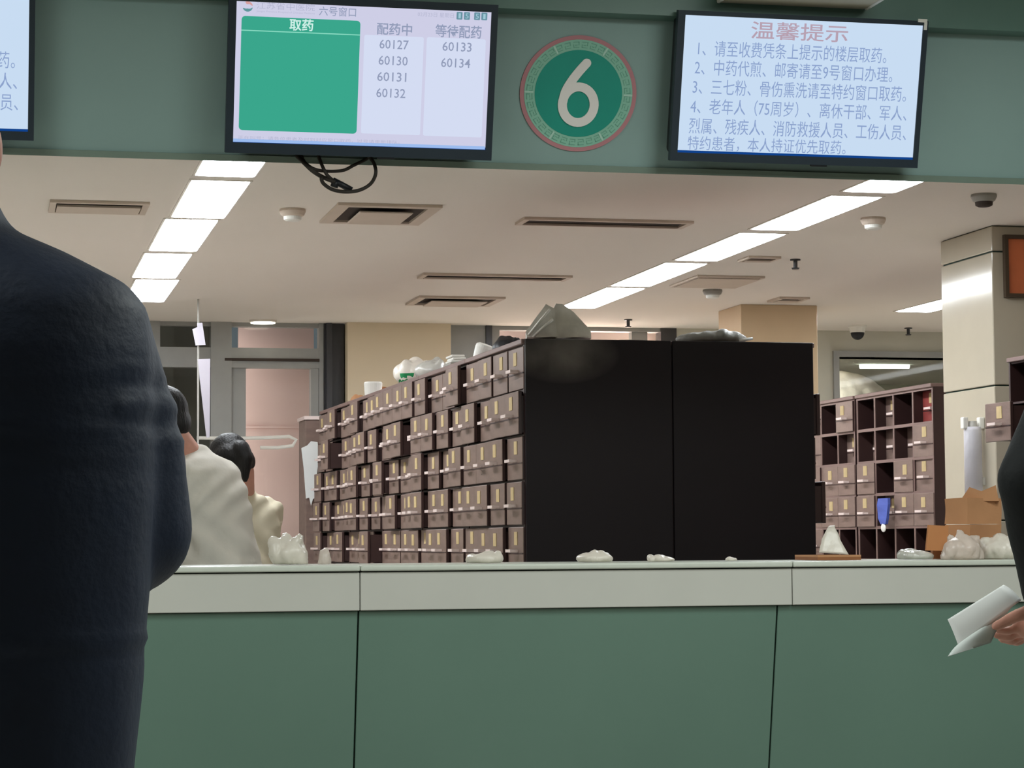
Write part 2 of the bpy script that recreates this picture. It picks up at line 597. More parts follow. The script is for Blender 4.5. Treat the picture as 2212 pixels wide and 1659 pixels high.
# inner window to the next room, with that room's lit tube
win3 = thing('window_3', None, None, (0, 0, 0))
tag(win3, kind='structure')
bm = bmesh.new()
fw = 0.045
wallbox(bm, xW0 - fw, xW0, zW0 - fw, zW1 + fw, -0.03, 0.2)
wallbox(bm, xW1, xW1 + fw, zW0 - fw, zW1 + fw, -0.03, 0.2)
wallbox(bm, xW0, xW1, zW1, zW1 + fw, -0.03, 0.2)
wallbox(bm, xW0, xW1, zW0 - fw, zW0, -0.03, 0.2)
obj('window_frame', bm, M['alu'], win3)
bm = bmesh.new(); wallbox(bm, xW0, xW1, zW0, zW1, 0.1, 0.106); obj('pane', bm, M['pane3'], win3)
bm = bmesh.new()
box(bm, xR1, 14, YB + 4, YB + 4.1, 0, 3.0)
box(bm, xR1, xR1 + 0.1, YB + 0.2, YB + 4, 0, 3.0)
struct('wall_next_room', bm, M['wallgrey'])
bm = bmesh.new(); box(bm, xR1, 14, YB + 0.2, YB + 4.1, 2.62, 2.7); struct('ceiling_next_room', bm, M['ceil'])
tl = thing('tube_light', 'lit white tube lamp seen through the inner window behind the drawer rack', 'lamp', at_y(1910, 791, YB + 1.6))
p0, p1 = at_y(1858, 791, YB + 1.6), at_y(1963, 791, YB + 1.6)
bm = bmesh.new(); tube(bm, [p0, p1], 0.022, 12); obj('glowing_tube', bm, M['tube'], tl, smooth=True)
bm = bmesh.new(); box(bm, p0.x - 0.03, p1.x + 0.03, p0.y - 0.03, p0.y + 0.03, p0.z + 0.02, 2.63); obj('lamp_body', bm, M['whiteplastic'], tl)

# ------------------------------------------------------------------ pillars
PD = 11.9
pc = at_d(2141, 488, PD)           # near corner on the ceiling line
pl = at_z(2021, 521, ZC)
struct_p = thing('wall_pillar', None, None, (0, 0, 0)); tag(struct_p, kind='structure')
z = 0.0
seams = [0.0, 0.55, 1.235, 1.925, 2.615, ZC]
for z0, z1 in zip(seams, seams[1:]):
    bm = bmesh.new()
    box(bm, pc.x, pc.x + 0.9, pc.y, pl.y, z0 + 0.004, z1 - 0.004)
    bevel(bm, 0.004, 1)
    obj('tile_panel', bm, M['tile'], struct_p)
bm = bmesh.new(); box(bm, pc.x + 0.01, pc.x + 0.89, pc.y + 0.01, pl.y - 0.01, 0, ZC); obj('pillar_core', bm, M['shadowgap'], struct_p)
qa, qb = at_z(1600, 657, ZC), at_z(1768, 659, ZC)
ql = at_z(1551, 672, ZC)
bm = bmesh.new()
box(bm, qa.x, qb.x, qa.y, max(ql.y, qa.y + 0.5), 0, ZC)
bevel(bm, 0.006, 2)
struct('wall_pillar_far', bm, M['tile2'])

# ------------------------------------------------------------------ the service counter
PC = at_y(1106, 1218, 7.62)        # worktop's front edge
ZT = PC.z + 0.0
YS = 7.62
cx = lambda px, py=1260: at_y(px, py, YS).x
ctr = thing('service_counter', 'long pharmacy counter with white stone top and slanted green glass front', 'counter', (cx(1106), YS, 0))
edges = [-8.98, cx(779), cx(1714), 13.98]
zb = at_y(1106, 1231, YS).z
zw = at_y(1106, 1315, YS).z
for x0, x1 in zip(edges, edges[1:]):
    bm = bmesh.new(); box(bm, x0 + 0.001, x1 - 0.001, YS, YS + 0.62, zb, ZT); bevel(bm, 0.007, 3); obj('worktop', bm, M['stone'], ctr)
    bm = bmesh.new(); box(bm, x0 + 0.0015, x1 - 0.0015, YS + 0.012, YS + 0.03, zw, zb - 0.004); bevel(bm, 0.002, 1); obj('front_board', bm, M['board'], ctr)
ge = [-8.98, cx(777.5, 1318), cx(1686, 1312), 13.98]
for x0, x1 in zip(ge, ge[1:]):
    bm = bmesh.new()
    t = 0.2
    y0 = YS + 0.03
    z0, z1 = 0.12, zw - 0.002
    yb_ = y0 + (z1 - z0) * t
    g = 0.0028
    hexa(bm, [Vector((x0 + g, yb_, z0)), Vector((x1 - g, yb_, z0)), Vector((x1 - g, yb_ + 0.012, z0)), Vector((x0 + g, yb_ + 0.012, z0))],
         [Vector((x0 + g, y0, z1)), Vector((x1 - g, y0, z1)), Vector((x1 - g, y0 + 0.012, z1)), Vector((x0 + g, y0 + 0.012, z1))])
    bevel(bm, 0.002, 1)
    obj('glass_panel', bm, M['glassgreen'], ctr)
bm = bmesh.new()
hexa(bm, [Vector((-8.98, y0 + 0.014 + z1 * t, 0.0)), Vector((13.98, y0 + 0.014 + z1 * t, 0.0)), Vector((13.98, YS + 0.6, 0)), Vector((-8.98, YS + 0.6, 0))],
     [Vector((-8.98, y0 + 0.013, z1 + 0.0)), Vector((13.98, y0 + 0.013, z1)), Vector((13.98, YS + 0.6, z1)), Vector((-8.98, YS + 0.6, z1))])
box(bm, -8.98, 13.98, YS + 0.031, YS + 0.6, zw, zb - 0.002)
obj('counter_body', bm, M['shadowgap'], ctr)

# ------------------------------------------------------------------ screens
def place_text(body, m, parent, O, U, px, py, wpx, hpx, name='lettering', bold=0.0, lift=0.0035, depth_scale=None):
    """lettering on a tilted plane: pixel centre, width and height give its size there"""
    cu = bpy.data.curves.new(name, 'FONT')
    cu.body = body
    cu.align_x = 'CENTER'
    cu.offset = bold
    cu.resolution_u = 2
    t = bpy.data.objects.new(name, cu)
    COL.objects.link(t)
    bpy.context.view_layer.update()
    dg = bpy.context.evaluated_depsgraph_get()
    me = bpy.data.meshes.new_from_object(t.evaluated_get(dg))
    bpy.data.objects.remove(t)
    xs = [v.co.x for v in me.vertices]
    ys = [v.co.y for v in me.vertices]
    cxm, cym = (min(xs) + max(xs)) / 2, (min(ys) + max(ys)) / 2
    n = X3.cross(U)
    a = at_plane(px - wpx / 2, py, O, n)
    b = at_plane(px + wpx / 2, py, O, n)
    c0 = at_plane(px, py - hpx / 2, O, n)
    c1 = at_plane(px, py + hpx / 2, O, n)
    sx = abs((b - a).dot(X3)) / (max(xs) - min(xs))
    sy = abs((c0 - c1).dot(U)) / (max(ys) - min(ys))
    cen = at_plane(px, py, O, n)
    inv = rootmat(parent).inverted()
    for v in me.vertices:
        w = cen + X3 * ((v.co.x - cxm) * sx) + U * ((v.co.y - cym) * sy) + n * lift
        v.co = inv @ w
    me.materials.clear()
    me.materials.append(m)
    o = bpy.data.objects.new(name, me)
    COL.objects.link(o)
    o.parent = parent
    return o


def plate(bm, O, U, px0, py0, px1, py1, t0, t1, r=0.0):
    """a flat slab on a tilted plane between two pixel corners (measured along the plane's own axes)"""
    n = X3.cross(U)
    a, b = at_plane(px0, py0, O, n), at_plane(px1, py1, O, n)
    x0, x1 = (a - O).dot(X3), (b - O).dot(X3)
    u0, u1 = (b - O).dot(U), (a - O).dot(U)
    return plate_xy(bm, O, U, x0, x1, u0, u1, t0, t1, r)


def plate_xy(bm, O, U, x0, x1, u0, u1, t0, t1, r=0.0):
    n = X3.cross(U)
    pts = []
    if r <= 0:
        pts = [(x0, u0), (x1, u0), (x1, u1), (x0, u1)]
    else:
        for (qx, qy, s) in ((x1 - r, u0 + r, -90), (x1 - r, u1 - r, 0), (x0 + r, u1 - r, 90), (x0 + r, u0 + r, 180)):
            for k in range(5):
                a = math.radians(s + 22.5 * k)
                pts.append((qx + r * math.cos(a), qy + r * math.sin(a)))
    lo = [O + X3 * x + U * u + n * t0 for x, u in pts]
    hi = [O + X3 * x + U * u + n * t1 for x, u in pts]
    loft(bm, [lo, hi])
    return x0, x1, u0, u1


PM = PF + FN * 0.12                # plane of the screens, in front of the fascia
MT = math.atan(0.25)
SU = FU
scr_lav = emat('screen_lavender', (206, 206, 230))
scr_pale = emat('screen_pale_blue', (200, 220, 242))
scr_white = emat('screen_column', (212, 220, 242))
scr_green = emat('screen_green', (58, 166, 140))
scr_line = emat('screen_light_green', (140, 220, 196))
scr_txtw = emat('screen_white_letters', (206, 240, 232))
scr_txt = emat('screen_grey_letters', (146, 156, 184))
scr_faint = emat('screen_faint_letters', (180, 182, 208))
scr_teal = emat('screen_teal', (104, 146, 162))
scr_tealtxt = emat('screen_teal_letters', (160, 200, 214))
scr_foot = emat('screen_footer_blue', (156, 188, 238))
scr_edge = emat('screen_edge_blue', (16, 66, 140))
scr_blue = emat('screen_blue_letters', (140, 162, 204))
scr_rose = emat('screen_rose_letters', (182, 160, 176))
scr_red = emat('screen_logo_red', (214, 160, 160))
scr_logo = emat('screen_logo_green', (96, 150, 156))


def monitor(px0, py0, px1, py1, label, fx=(14, 15), fy=(14, 24), screen=None, edge=True):
    """px0.. are the lit screen's corners (upper left, lower right)"""
    n = X3.cross(SU)
    a, b = at_plane(px0, py0, PM, n), at_plane(px1, py1, PM, n)
    x0, x1 = (a - PM).dot(X3), (b - PM).dot(X3)
    u0, u1 = (b - PM).dot(SU), (a - PM).dot(SU)
    k = 8.0 / F
    c = PM + X3 * ((x0 + x1) / 2) + SU * (u0 - fy[1] * k)
    root = thing('wall_monitor', label, 'monitor', c, group='screens along the green fascia')
    bm = bmesh.new()
    X0, X1, U0, U1 = x0 - fx[0] * k, x1 + fx[1] * k, u0 - fy[1] * k, u1 + fy[0] * k
    # bezel ring
    plate_xy(bm, PM, SU, X0, x0, U0, U1, -0.02, 0.006)
    plate_xy(bm, PM, SU, x1, X1, U0, U1, -0.02, 0.006)
    plate_xy(bm, PM, SU, x0, x1, u1, U1, -0.02, 0.006)
    plate_xy(bm, PM, SU, x0, x1, U0, u0, -0.02, 0.006)
    obj('bezel', bm, M['bezel'], root)
    bm = bmesh.new(); plate_xy(bm, PM, SU, X0 + 0.01, X1 - 0.01, U0 + 0.02, U1 - 0.02, -0.08, -0.018, 0.02); obj('back_shell', bm, M['black'], root)
    bm = bmesh.new(); plate_xy(bm, PM, SU, (x0 + x1) / 2 - 0.15, (x0 + x1) / 2 + 0.15, U0 + 0.12, U1 - 0.12, -0.119, -0.079); obj('wall_bracket', bm, M['black'], root)
    bm = bmesh.new(); plate_xy(bm, PM, SU, x0, x1, u0, u1, -0.019, 0.001); scr = obj('screen', bm, screen, root)
    bm = bmesh.new(); plate_xy(bm, PM, SU, x0, x1, u0, u0 + 5 * k, 0.0008, 0.0016)
    if edge:
        obj('screen_lower_edge', bm, scr_edge, root)
    bm = bmesh.new(); plate_xy(bm, PM, SU, (X0 + X1) / 2 + 0.06, (X0 + X1) / 2 + 0.12, U0 - 0.006, U0, -0.01, 0.004, 0.003); obj('sensor_foot', bm, M['black'], root)
    return root


# queue screen
m1 = monitor(511, 2, 1048, 324, 'black framed queue screen with a green panel and waiting numbers over hanging cables', screen=scr_lav, fx=(16, 14), fy=(16, 22))
T = lambda body, m, px, py, w, h, bold=0.0, lift=0.0035: place_text(body, m, m1, PM, SU, px, py, w, h, 'lettering', bold, lift)
bm = bmesh.new(); plate(bm, PM, SU, 522, 34, 770, 289, 0.001, 0.002, 0.012); obj('green_panel', bm, scr_green, m1)
bm = bmesh.new(); plate(bm, PM, SU, 521, 66, 778, 74.6, 0.002, 0.0026); obj('panel_line', bm, scr_line, m1)
bm = bmesh.new(); plate(bm, PM, SU, 787, 75, 907, 292, 0.001, 0.002, 0.006); obj('number_column', bm, scr_white, m1)
bm = bmesh.new(); plate(bm, PM, SU, 922, 80, 1040, 297, 0.001, 0.002, 0.006); obj('number_column', bm, scr_white, m1)
bm = bmesh.new(); plate(bm, PM, SU, 501, 299, 1047, 323, 0.0009, 0.0018); obj('footer_strip', bm, scr_foot, m1)
T('取药', scr_txtw, 651, 54, 52, 26, 0.02)
T('配药中', scr_txt, 852, 63, 76, 26, 0.015)
T('等待配药', scr_txt, 990, 68, 100, 28, 0.015)
for s, px, py in (('60127', 851, 96), ('60130', 849, 131), ('60131', 846, 166), ('60132', 844, 201), ('60133', 987, 101), ('60134', 984, 136)):
    T(s, scr_txt, px, py, 63, 20, 0.006)
T('六号窗口', scr_txt, 729, 25, 80, 20, 0.004)
T('江苏省中医院', scr_faint, 617, 14, 126, 15, 0.0)
T('Jiangsu Province Hospital of Chinese Medicine', scr_faint, 617, 27, 126, 5, 0.0)
T('02月23日 星期日', scr_faint, 941, 32, 78, 10, 0.0)
for s, px in (('1', 992.5), ('5', 1008.5), ('5', 1030.5), ('1', 1046)):
    bm = bmesh.new(); plate(bm, PM, SU, px - 6, 34 - 8.5 + (px - 992) * 0.03, px + 6, 34 + 8.5 + (px - 992) * 0.03, 0.001, 0.002, 0.003); obj('clock_tile', bm, scr_teal, m1)
    T(s, scr_tealtxt, px, 34 + (px - 992) * 0.03, 5 if s == '1' else 7, 11, 0.01)
T('正在叫号：请各位患者及时到对应窗口取药，过号请重新排队。', scr_faint, 690, 302, 350, 8, 0.0, 0.003)
# round hospital emblem: two swirled halves
n_ = X3.cross(SU)
ec = at_plane(535, 14, PM, n_)
for mm, sgn in ((scr_logo, 1), (scr_red, -1)):
    bm = bmesh.new()
    pts = []
    R0 = 0.017
    for k in range(13):
        a = math.radians(200 + 150 * k / 12) if sgn > 0 else math.radians(10 + 110 * k / 12)
        pts.append((R0 * math.cos(a), R0 * math.sin(a)))
    for k in range(13):
        a = math.radians(350 - 150 * k / 12) if sgn > 0 else math.radians(120 - 110 * k / 12)
        rad = R0 * (0.45 + 0.35 * abs(math.cos(a)))
        pts.append((rad * math.cos(a) * (1 if sgn > 0 else 0.8), rad * math.sin(a) * 0.55 - (0.002 if sgn > 0 else -0.003)))
    loft(bm, [[ec + X3 * x + SU * u + n_ * t for x, u in pts] for t in (0.001, 0.002)])
    obj('emblem', bm, mm, m1)

NOTICE = [('温馨提示', 1727, 69, 210, 38, 0.008, 'rose'),
          ('1、请至收费凭条上提示的楼层取药。', 1713, 112, 408, 34, 0.0, 'blue'),
          ('2、中药代煎、邮寄请至9号窗口办理。', 1716, 153, 428, 34, 0.0, 'blue'),
          ('3、三七粉、骨伤熏洗请至特约窗口取药。', 1729, 195, 462, 34, 0.0, 'blue'),
          ('4、老年人（75周岁）、离休干部、军人、', 1727, 237, 468, 34, 0.0, 'blue'),
          ('烈属、残疾人、消防救援人员、工伤人员、', 1725, 279, 470, 34, 0.0, 'blue'),
          ('特约患者，本人持证优先取药。', 1657, 314, 342, 31, 0.0, 'blue')]
m2 = monitor(1480, 32, 1971, 345, 'black framed notice screen with seven lines of text beside the round number sign', screen=scr_pale, fx=(16, 12), fy=(10, 18))
for s, px, py, w, h, bo, c in NOTICE:
    place_text(s, scr_rose if c == 'rose' else scr_blue, m2, PM, SU, px, py, w, h, 'lettering', bo)
bm = bmesh.new()
cc = at_plane(1994, 46, PM, n_)
plate_xy(bm, cc, SU, -0.022, 0.012, -0.004, 0.008, 0.006, 0.009)
plate_xy(bm, cc, SU, 0.002, 0.013, -0.03, -0.003, 0.006, 0.009)
obj('peeling_tape', bm, M['whiteplastic'], m2)
# a twin of the notice screen, cut off by the frame's edge
def cp(o, par=None):
    c = o.copy()
    COL.objects.link(c)
    c.parent = par
    return c


m3_ = m2.copy(); COL.objects.link(m3_)
m3_['label'] = 'black framed notice screen above the head of the person in navy, partly out of view'
for ch in list(m2.children):
    if ch.name.startswith('peeling'):
        continue
    cp(ch, m3_)
dx = (at_plane(60, 294, PM, n_) - at_plane(1971, 345, PM, n_)).dot(X3)
m3_.location = m2.location + X3 * dx

# ------------------------------------------------------------------ the round number sign on the fascia
SO = PF + FN * 0.001
sc_ = at_plane(1249, 202, SO, FN)
sk = (at_plane(1349, 202, SO, FN) - at_plane(1249, 202, SO, FN)).dot(X3) / 100.0
sv = (at_plane(1249, 152, SO, FN) - at_plane(1249, 252, SO, FN)).dot(FU) / 100.0
sgn_ = thing('number_sign', 'round teal window sign with a large white numeral 6 between two screens', 'sign', sc_)


def annulus(bm, r0, r1, t0, t1, n=72):
    rows = [[], [], [], []]
    for i in range(n):
        a = 2 * math.pi * i / n
        for q, (r, t) in enumerate(((r0, t0), (r1, t0), (r1, t1), (r0, t1))):
            rows[q].append(bm.verts.new(sc_ + X3 * (math.cos(a) * r * sk) + FU * (math.sin(a) * r * sv) + FN * t))
    for i in range(n):
        j = (i + 1) % n
        for q in range(4):
            w = (q + 1) % 4
            bm.faces.new((rows[q][i], rows[q][j], rows[w][j], rows[w][i]))


bm = bmesh.new(); annulus(bm, 116.5, 125.5, 0.0, 0.004); obj('outer_ring', bm, M['ringpink'], sgn_)
bm = bmesh.new(); annulus(bm, 93, 116.5, 0.0, 0.005); obj('fret_ring', bm, M['ringgreen'], sgn_)
bm = bmesh.new()
loft(bm, [[sc_ + X3 * (math.cos(2 * math.pi * i / 72) * 94 * sk) + FU * (math.sin(2 * math.pi * i / 72) * 94 * sv) + FN * t for i in range(72)] for t in (0.0, 0.006)])
obj('disc', bm, M['teal'], sgn_)


def fret(bm, r0, r1, a0, a1, t=0.0062):
    k = max(2, int(abs(a1 - a0) / 3) + 1)
    A, B = [], []
    for i in range(k):
        a = math.radians(a0 + (a1 - a0) * i / (k - 1))
        A.append((r0 * math.cos(a), r0 * math.sin(a)))
        B.append((r1 * math.cos(a), r1 * math.sin(a)))
    pts = A + B[::-1]
    loft(bm, [[sc_ + X3 * (x * sk) + FU * (y * sv) + FN * tt for x, y in pts] for tt in (0.0045, t)])


bm = bmesh.new()
for a in (60, 120, 180, 240, 300, 0):
    fret(bm, 97, 116, a - 1.0, a + 1.0)
obj('fret_pattern', bm, M['fret'], sgn_)
bm = bmesh.new()
for k in range(36):
    a = k * 10 + 2
    fret(bm, 110.5, 112, a, a + 6.5)
    fret(bm, 99, 100.3, a, a + 6.5)
    fret(bm, 104, 105.2, a + 2, a + 5)
    fret(bm, 99, 106, a + 6.2, a + 7.0)
    fret(bm, 104, 112, a, a + 0.8)
obj('fret_pattern', bm, M['fretdark'], sgn_)
# numeral 6: one slanted stroke flowing into an oval bowl
def P6(x, y):
    return ((x - 782) / 4.1476, -(y - 848) / 4.1476)


path = [P6(838, 572), P6(770, 655), P6(708, 745), P6(662, 835), P6(642, 930)]
bowl = [(P6(782 - 142 * math.cos(math.radians(t)), 947 + 160 * math.sin(math.radians(t)))) for t in range(-20, 341, 10)]
path6 = [(p.x, p.y) for p in spline([Vector((x, y, 0)) for x, y in path], 6)]
bm = bmesh.new()
def ribbon(bm, pts, hw, closed=False):
    L_, R_ = [], []
    n = len(pts)
    for i in range(n):
        if closed:
            d = Vector(pts[(i + 1) % n]) - Vector(pts[i - 1])
        else:
            d = Vector(pts[min(i + 1, n - 1)]) - Vector(pts[max(i - 1, 0)])
        d.normalize()
        L_.append((pts[i][0] - d.y * hw, pts[i][1] + d.x * hw))
        R_.append((pts[i][0] + d.y * hw, pts[i][1] - d.x * hw))
    w3 = lambda q, t: sc_ + X3 * (q[0] * sk) + FU * (q[1] * sv) + FN * t
    rows = [[bm.verts.new(w3(q, t)) for q in side] for side, t in ((L_, 0.006), (R_, 0.006), (R_, 0.0105), (L_, 0.0105))]
    for i in range(n if closed else n - 1):
        j = (i + 1) % n
        for q in range(4):
            w = (q + 1) % 4
            bm.faces.new((rows[q][i], rows[q][j], rows[w][j], rows[w][i]))
    if not closed:
        for i in (0, n - 1):
            bm.faces.new([rows[q][i] for q in range(4)])


ribbon(bm, path6, 9.6)
for v in bm.verts:
    v.co += FN * 0.0003
ribbon(bm, bowl[:-1], 9.6, closed=True)
loft(bm, [[sc_ + X3 * ((P6(838, 572)[0] + 9.6 * math.cos(2 * math.pi * i / 24)) * sk) + FU * ((P6(838, 572)[1] + 9.6 * math.sin(2 * math.pi * i / 24)) * sv) + FN * t for i in range(24)] for t in (0.0062, 0.0110)])
obj('numeral', bm, M['numeral'], sgn_)

# ------------------------------------------------------------------ beige housing over the notice screen
hyb = fz(FH).y - 0.083
h0, h1 = at_y(1547, 20, hyb), at_y(1868, 24, hyb)
h0.y = h1.y = hyb - 0.2
hb = thing('lamp_housing', 'beige metal housing fixed to the header above the notice screen', 'housing', ((h0.x + h1.x) / 2, h0.y, h1.z))
bm = bmesh.new(); box(bm, h0.x, h1.x, h1.y - 0.02, fz(FH).y - 0.083, h1.z + 0.004, h1.z + 0.2); bevel(bm, 0.008, 2); obj('body', bm, M['beigebox'], hb)
for xx in (h0.x - 0.004, h1.x - 0.008):
    bm = bmesh.new(); box(bm, xx, xx + 0.012, h1.y - 0.03, h1.y + 0.18, h1.z - 0.002, h1.z + 0.2); bevel(bm, 0.003, 1); obj('end_cap', bm, M['whiteplastic'], hb)

# ------------------------------------------------------------------ hanging cables below the queue screen
CY = YF - 0.02
cpx = lambda pts: spline([at_y(480 + x / 3.687, 270 + y / 3.687, CY - 0.01 * i % 0.03) for i, (x, y) in enumerate(pts)], 8)
cb = thing('hanging_cable', 'tangle of black cables with plugs hanging below the queue screen', 'cable', at_y(700, 345, CY))
bm = bmesh.new(); tube(bm, cpx([(590, 240), (640, 290), (720, 365), (800, 415), (900, 455)]), 0.0075); obj('cable_strand', bm, M['cable'], cb, smooth=True)
bm = bmesh.new(); tube(bm, cpx([(625, 235), (660, 300), (730, 350), (830, 368), (960, 362), (1050, 320), (1150, 270), (1170, 240)]), 0.006); obj('cable_strand', bm, M['cable'], cb, smooth=True)
bm = bmesh.new(); tube(bm, cpx([(765, 240), (790, 310), (830, 390), (880, 440)]), 0.006); obj('cable_strand', bm, M['cable'], cb, smooth=True)
bm = bmesh.new(); tube(bm, cpx([(1165, 240), (1210, 310), (1222, 390), (1180, 470), (1090, 520), (980, 532), (880, 515), (810, 470), (790, 430), (800, 420)]), 0.0065); obj('cable_strand', bm, M['cable'], cb, smooth=True)
bm = bmesh.new(); tube(bm, [at_y(480 + x / 3.687, 270 + y / 3.687, CY) for x, y in ((880, 440), (950, 475), (1030, 518))], 0.011); obj('plug', bm, M['black'], cb, smooth=True)
bm = bmesh.new(); tube(bm, [at_y(480 + x / 3.687, 270 + y / 3.687, CY) for x, y in ((905, 445), (898, 470), (890, 494))], 0.0135); obj('plug', bm, M['black'], cb, smooth=True)

# ------------------------------------------------------------------ drawer cabinets
CABZ = 2.022
ROWP, DRW, UNIT = 0.196, 0.285, 1.14
RUN = math.radians(0.86)
ED = Vector((-math.sin(RUN), math.cos(RUN), 0))        # along the run, into the room
EX = Vector((math.cos(RUN), math.sin(RUN), 0))
P0 = at_d(1135, 900, 10.0); P0.z = 0
PR = at_plane(1760, 900, P0, ED); PR.z = 0
wr = (PR - P0).dot(EX)
DEPTH = wr / 2 - 0.002
NR = 5
# shared meshes (unit frame: x into the cabinet, y along the run)
_mesh = {}


def shared(name, build, m, side=None):
    bm = bmesh.new()
    build(bm)
    bmesh.ops.recalc_face_normals(bm, faces=bm.faces)
    me = bpy.data.meshes.new(name)
    bm.to_mesh(me)
    bm.free()
    me.materials.append(m)
    if side is not None:
        me.materials.append(side)
        for p in me.polygons:
            if p.normal.x > -0.3:
                p.material_index = 1  # same wood off the front, its shade put into a darker colour
    _mesh[name] = me
    return me


def b_drawer(bm):
    h, w = ROWP - 0.010, DRW - 0.010
    box(bm, 0, 0.018, 0.005, 0.005 + w, 0, h)
    bevel(bm, 0.0025, 1)
    box(bm, 0.018, 0.40, 0.012, 0.026, 0.006, h - 0.02)
    box(bm, 0.018, 0.40, w - 0.016, w - 0.002, 0.006, h - 0.02)
    box(bm, 0.38, 0.40, 0.026, w - 0.016, 0.006, h - 0.02)
    box(bm, 0.018, 0.40, 0.026, w - 0.016, 0.006, 0.014)


def b_card(bm):
    w = DRW
    box(bm, -0.0025, 0.0005, w * 0.5 - 0.028, w * 0.5 + 0.028, 0.108, 0.166)


def b_handle(bm):
    w, z = DRW, 0.082
    box(bm, -0.036, -0.026, w * 0.5 - 0.045, w * 0.5 + 0.045, z - 0.006, z + 0.007)
    box(bm, -0.027, 0.001, w * 0.5 - 0.045, w * 0.5 - 0.033, z - 0.006, z + 0.006)
    box(bm, -0.027, 0.001, w * 0.5 + 0.033, w * 0.5 + 0.045, z - 0.006, z + 0.006)


def b_rail(bm):
    box(bm, -0.0015, 0.001, 0.006, DRW - 0.006, 0.068, 0.074)


shared('drawer', b_drawer, M['wood'], M['carcass'])
shared('label_card', b_card, M['card'])
shared('drawer_handle', b_handle, M['handle'])
shared('drawer_red', b_drawer, M['redwood'], M['carcass'])
shared('drawer_groove', b_rail, M['carcass'])


def mobj(name, me, par, loc=(0, 0, 0)):
    o = bpy.data.objects.new(name, me)
    COL.objects.link(o)
    o.parent = par
    o.location = loc
    return o


def cabinet(loc, rz, label, pulls, group, rows=NR, end=False, red=None, lower_open=False):
    """pulls[row][col]: how far each drawer stands out (negative: pushed in, None: empty hole)"""
    root = thing('drawer_cabinet', label, 'cabinet', loc, rz, group)
    bm = bmesh.new()
    top = CABZ
    box(bm, 0.0, DEPTH, 0.0, 0.016, 0, top - 0.02)
    box(bm, 0.0, DEPTH, UNIT - 0.016, UNIT, 0, top - 0.02)
    box(bm, DEPTH - 0.012, DEPTH, 0.016, UNIT - 0.016, 0, top - 0.02)
    zl = top - 0.026 - rows * ROWP
    for k in range(rows + 1):
        z = top - 0.026 - k * ROWP
        box(bm, 0.004, DEPTH - 0.012, 0.016, UNIT - 0.016, z - 0.005, z + 0.005)
    for c in range(1, 4):
        box(bm, 0.004, DEPTH - 0.012, c * DRW - 0.005, c * DRW + 0.005, zl, top - 0.02)
    obj('carcass', bm, M['carcass'], root, world=False)
    bm = bmesh.new(); box(bm, -0.012, DEPTH, 0, UNIT, top - 0.022, top); bevel(bm, 0.003, 1); obj('top_board', bm, M['shelfedge'], root, world=False)
    if lower_open:
        bm = bmesh.new()
        for k in range(rows + 1):
            z = top - 0.026 - k * ROWP
            box(bm, -0.001, 0.004, 0.0, UNIT, z - 0.009, z + 0.009)
        for c in range(5):
            yy_ = min(max(c * DRW, 0.009), UNIT - 0.009)
            box(bm, -0.0006, 0.0042, yy_ - 0.009, yy_ + 0.009, zl, top - 0.02)
        obj('face_frame', bm, M['shelfedge'], root, world=False)
        bm = bmesh.new()
        box(bm, 0.0, DEPTH - 0.012, 0.016, UNIT - 0.016, 0.0, zl - 0.35)
        box(bm, 0.0, DEPTH - 0.012, UNIT * 0.5 - 0.02, UNIT * 0.5 + 0.02, zl - 0.35, zl - 0.005)
        box(bm, 0.002, 0.02, 0.016, UNIT - 0.016, zl - 0.03, zl - 0.005)
        obj('lower_shelf', bm, M['carcass'], root, world=False)
    else:
        bm = bmesh.new(); box(bm, 0.006, 0.03, 0.016, UNIT - 0.016, 0.06, zl - 0.008); obj('lower_panel', bm, M['wood'], root, world=False)
    if end:
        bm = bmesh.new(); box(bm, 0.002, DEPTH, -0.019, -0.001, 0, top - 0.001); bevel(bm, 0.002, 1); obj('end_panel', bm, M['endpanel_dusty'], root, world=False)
    for r in range(rows):
        for c in range(4):
            p = pulls[r][c]
            if p is None:
                continue
            isred = red == (r, c)
            d = mobj('drawer', _mesh['drawer_red' if isred else 'drawer'], root, (-p - 0.002, c * DRW, top - 0.026 - (r + 1) * ROWP + 0.005))
            if isred:
                d['label'] = 'red drawer front'
            mobj('label_card', _mesh['label_card'], d, (0, random.uniform(-0.03, 0.03), random.uniform(-0.006, 0.006)))
            mobj('drawer_groove', _mesh['drawer_groove'], d)
            mobj('drawer_handle', _mesh['drawer_handle'], d)
    return root


def pulls(special={}):
    q = []
    for r in range(NR):
        row = []
        for c in range(4):
            row.append(special.get((r, c), random.choice((0, 0, 0.004, 0.012, 0.022, 0.034, 0.046, 0.056))))
        q.append(row)
    return q


LAB = ['dark wooden drawer cabinet just behind the black end panel, tall jug on top',
       'drawer cabinet of the long run under the three pale trays and grey folded packet',
       'middle drawer cabinet of the long run, under the green printed white bag',
       'drawer cabinet of the long run with the white tub on top',
       'drawer cabinet at the window end of the long run']
SP = [{(0, 0): 0.0, (1, 0): 0.024, (2, 0): 0.008, (3, 0): 0.01, (4, 0): 0.006, (0, 1): 0.004, (0, 2): 0.012, (0, 3): 0.004, (1, 1): 0.02, (1, 2): 0.0, (1, 3): 0.03, (2, 1): 0.03, (2, 2): 0.022, (2, 3): 0.02, (3, 0): 0.012, (3, 1): 0.02, (3, 2): 0.036, (3, 3): 0.03, (4, 1): 0.03, (4, 2): 0.02},
      {(1, 0): 0.012, (1, 1): 0.034, (2, 0): 0.034, (3, 0): 0.012, (3, 1): 0.036},
      {(3, 0): 0.03, (4, 0): 0.016},
      {(4, 0): 0.085, (0, 0): 0.034, (1, 0): 0.034},
      {(1, 1): 0.09, (4, 3): 0.05}]
run_group = 'drawer cabinets of the long run'
units = []
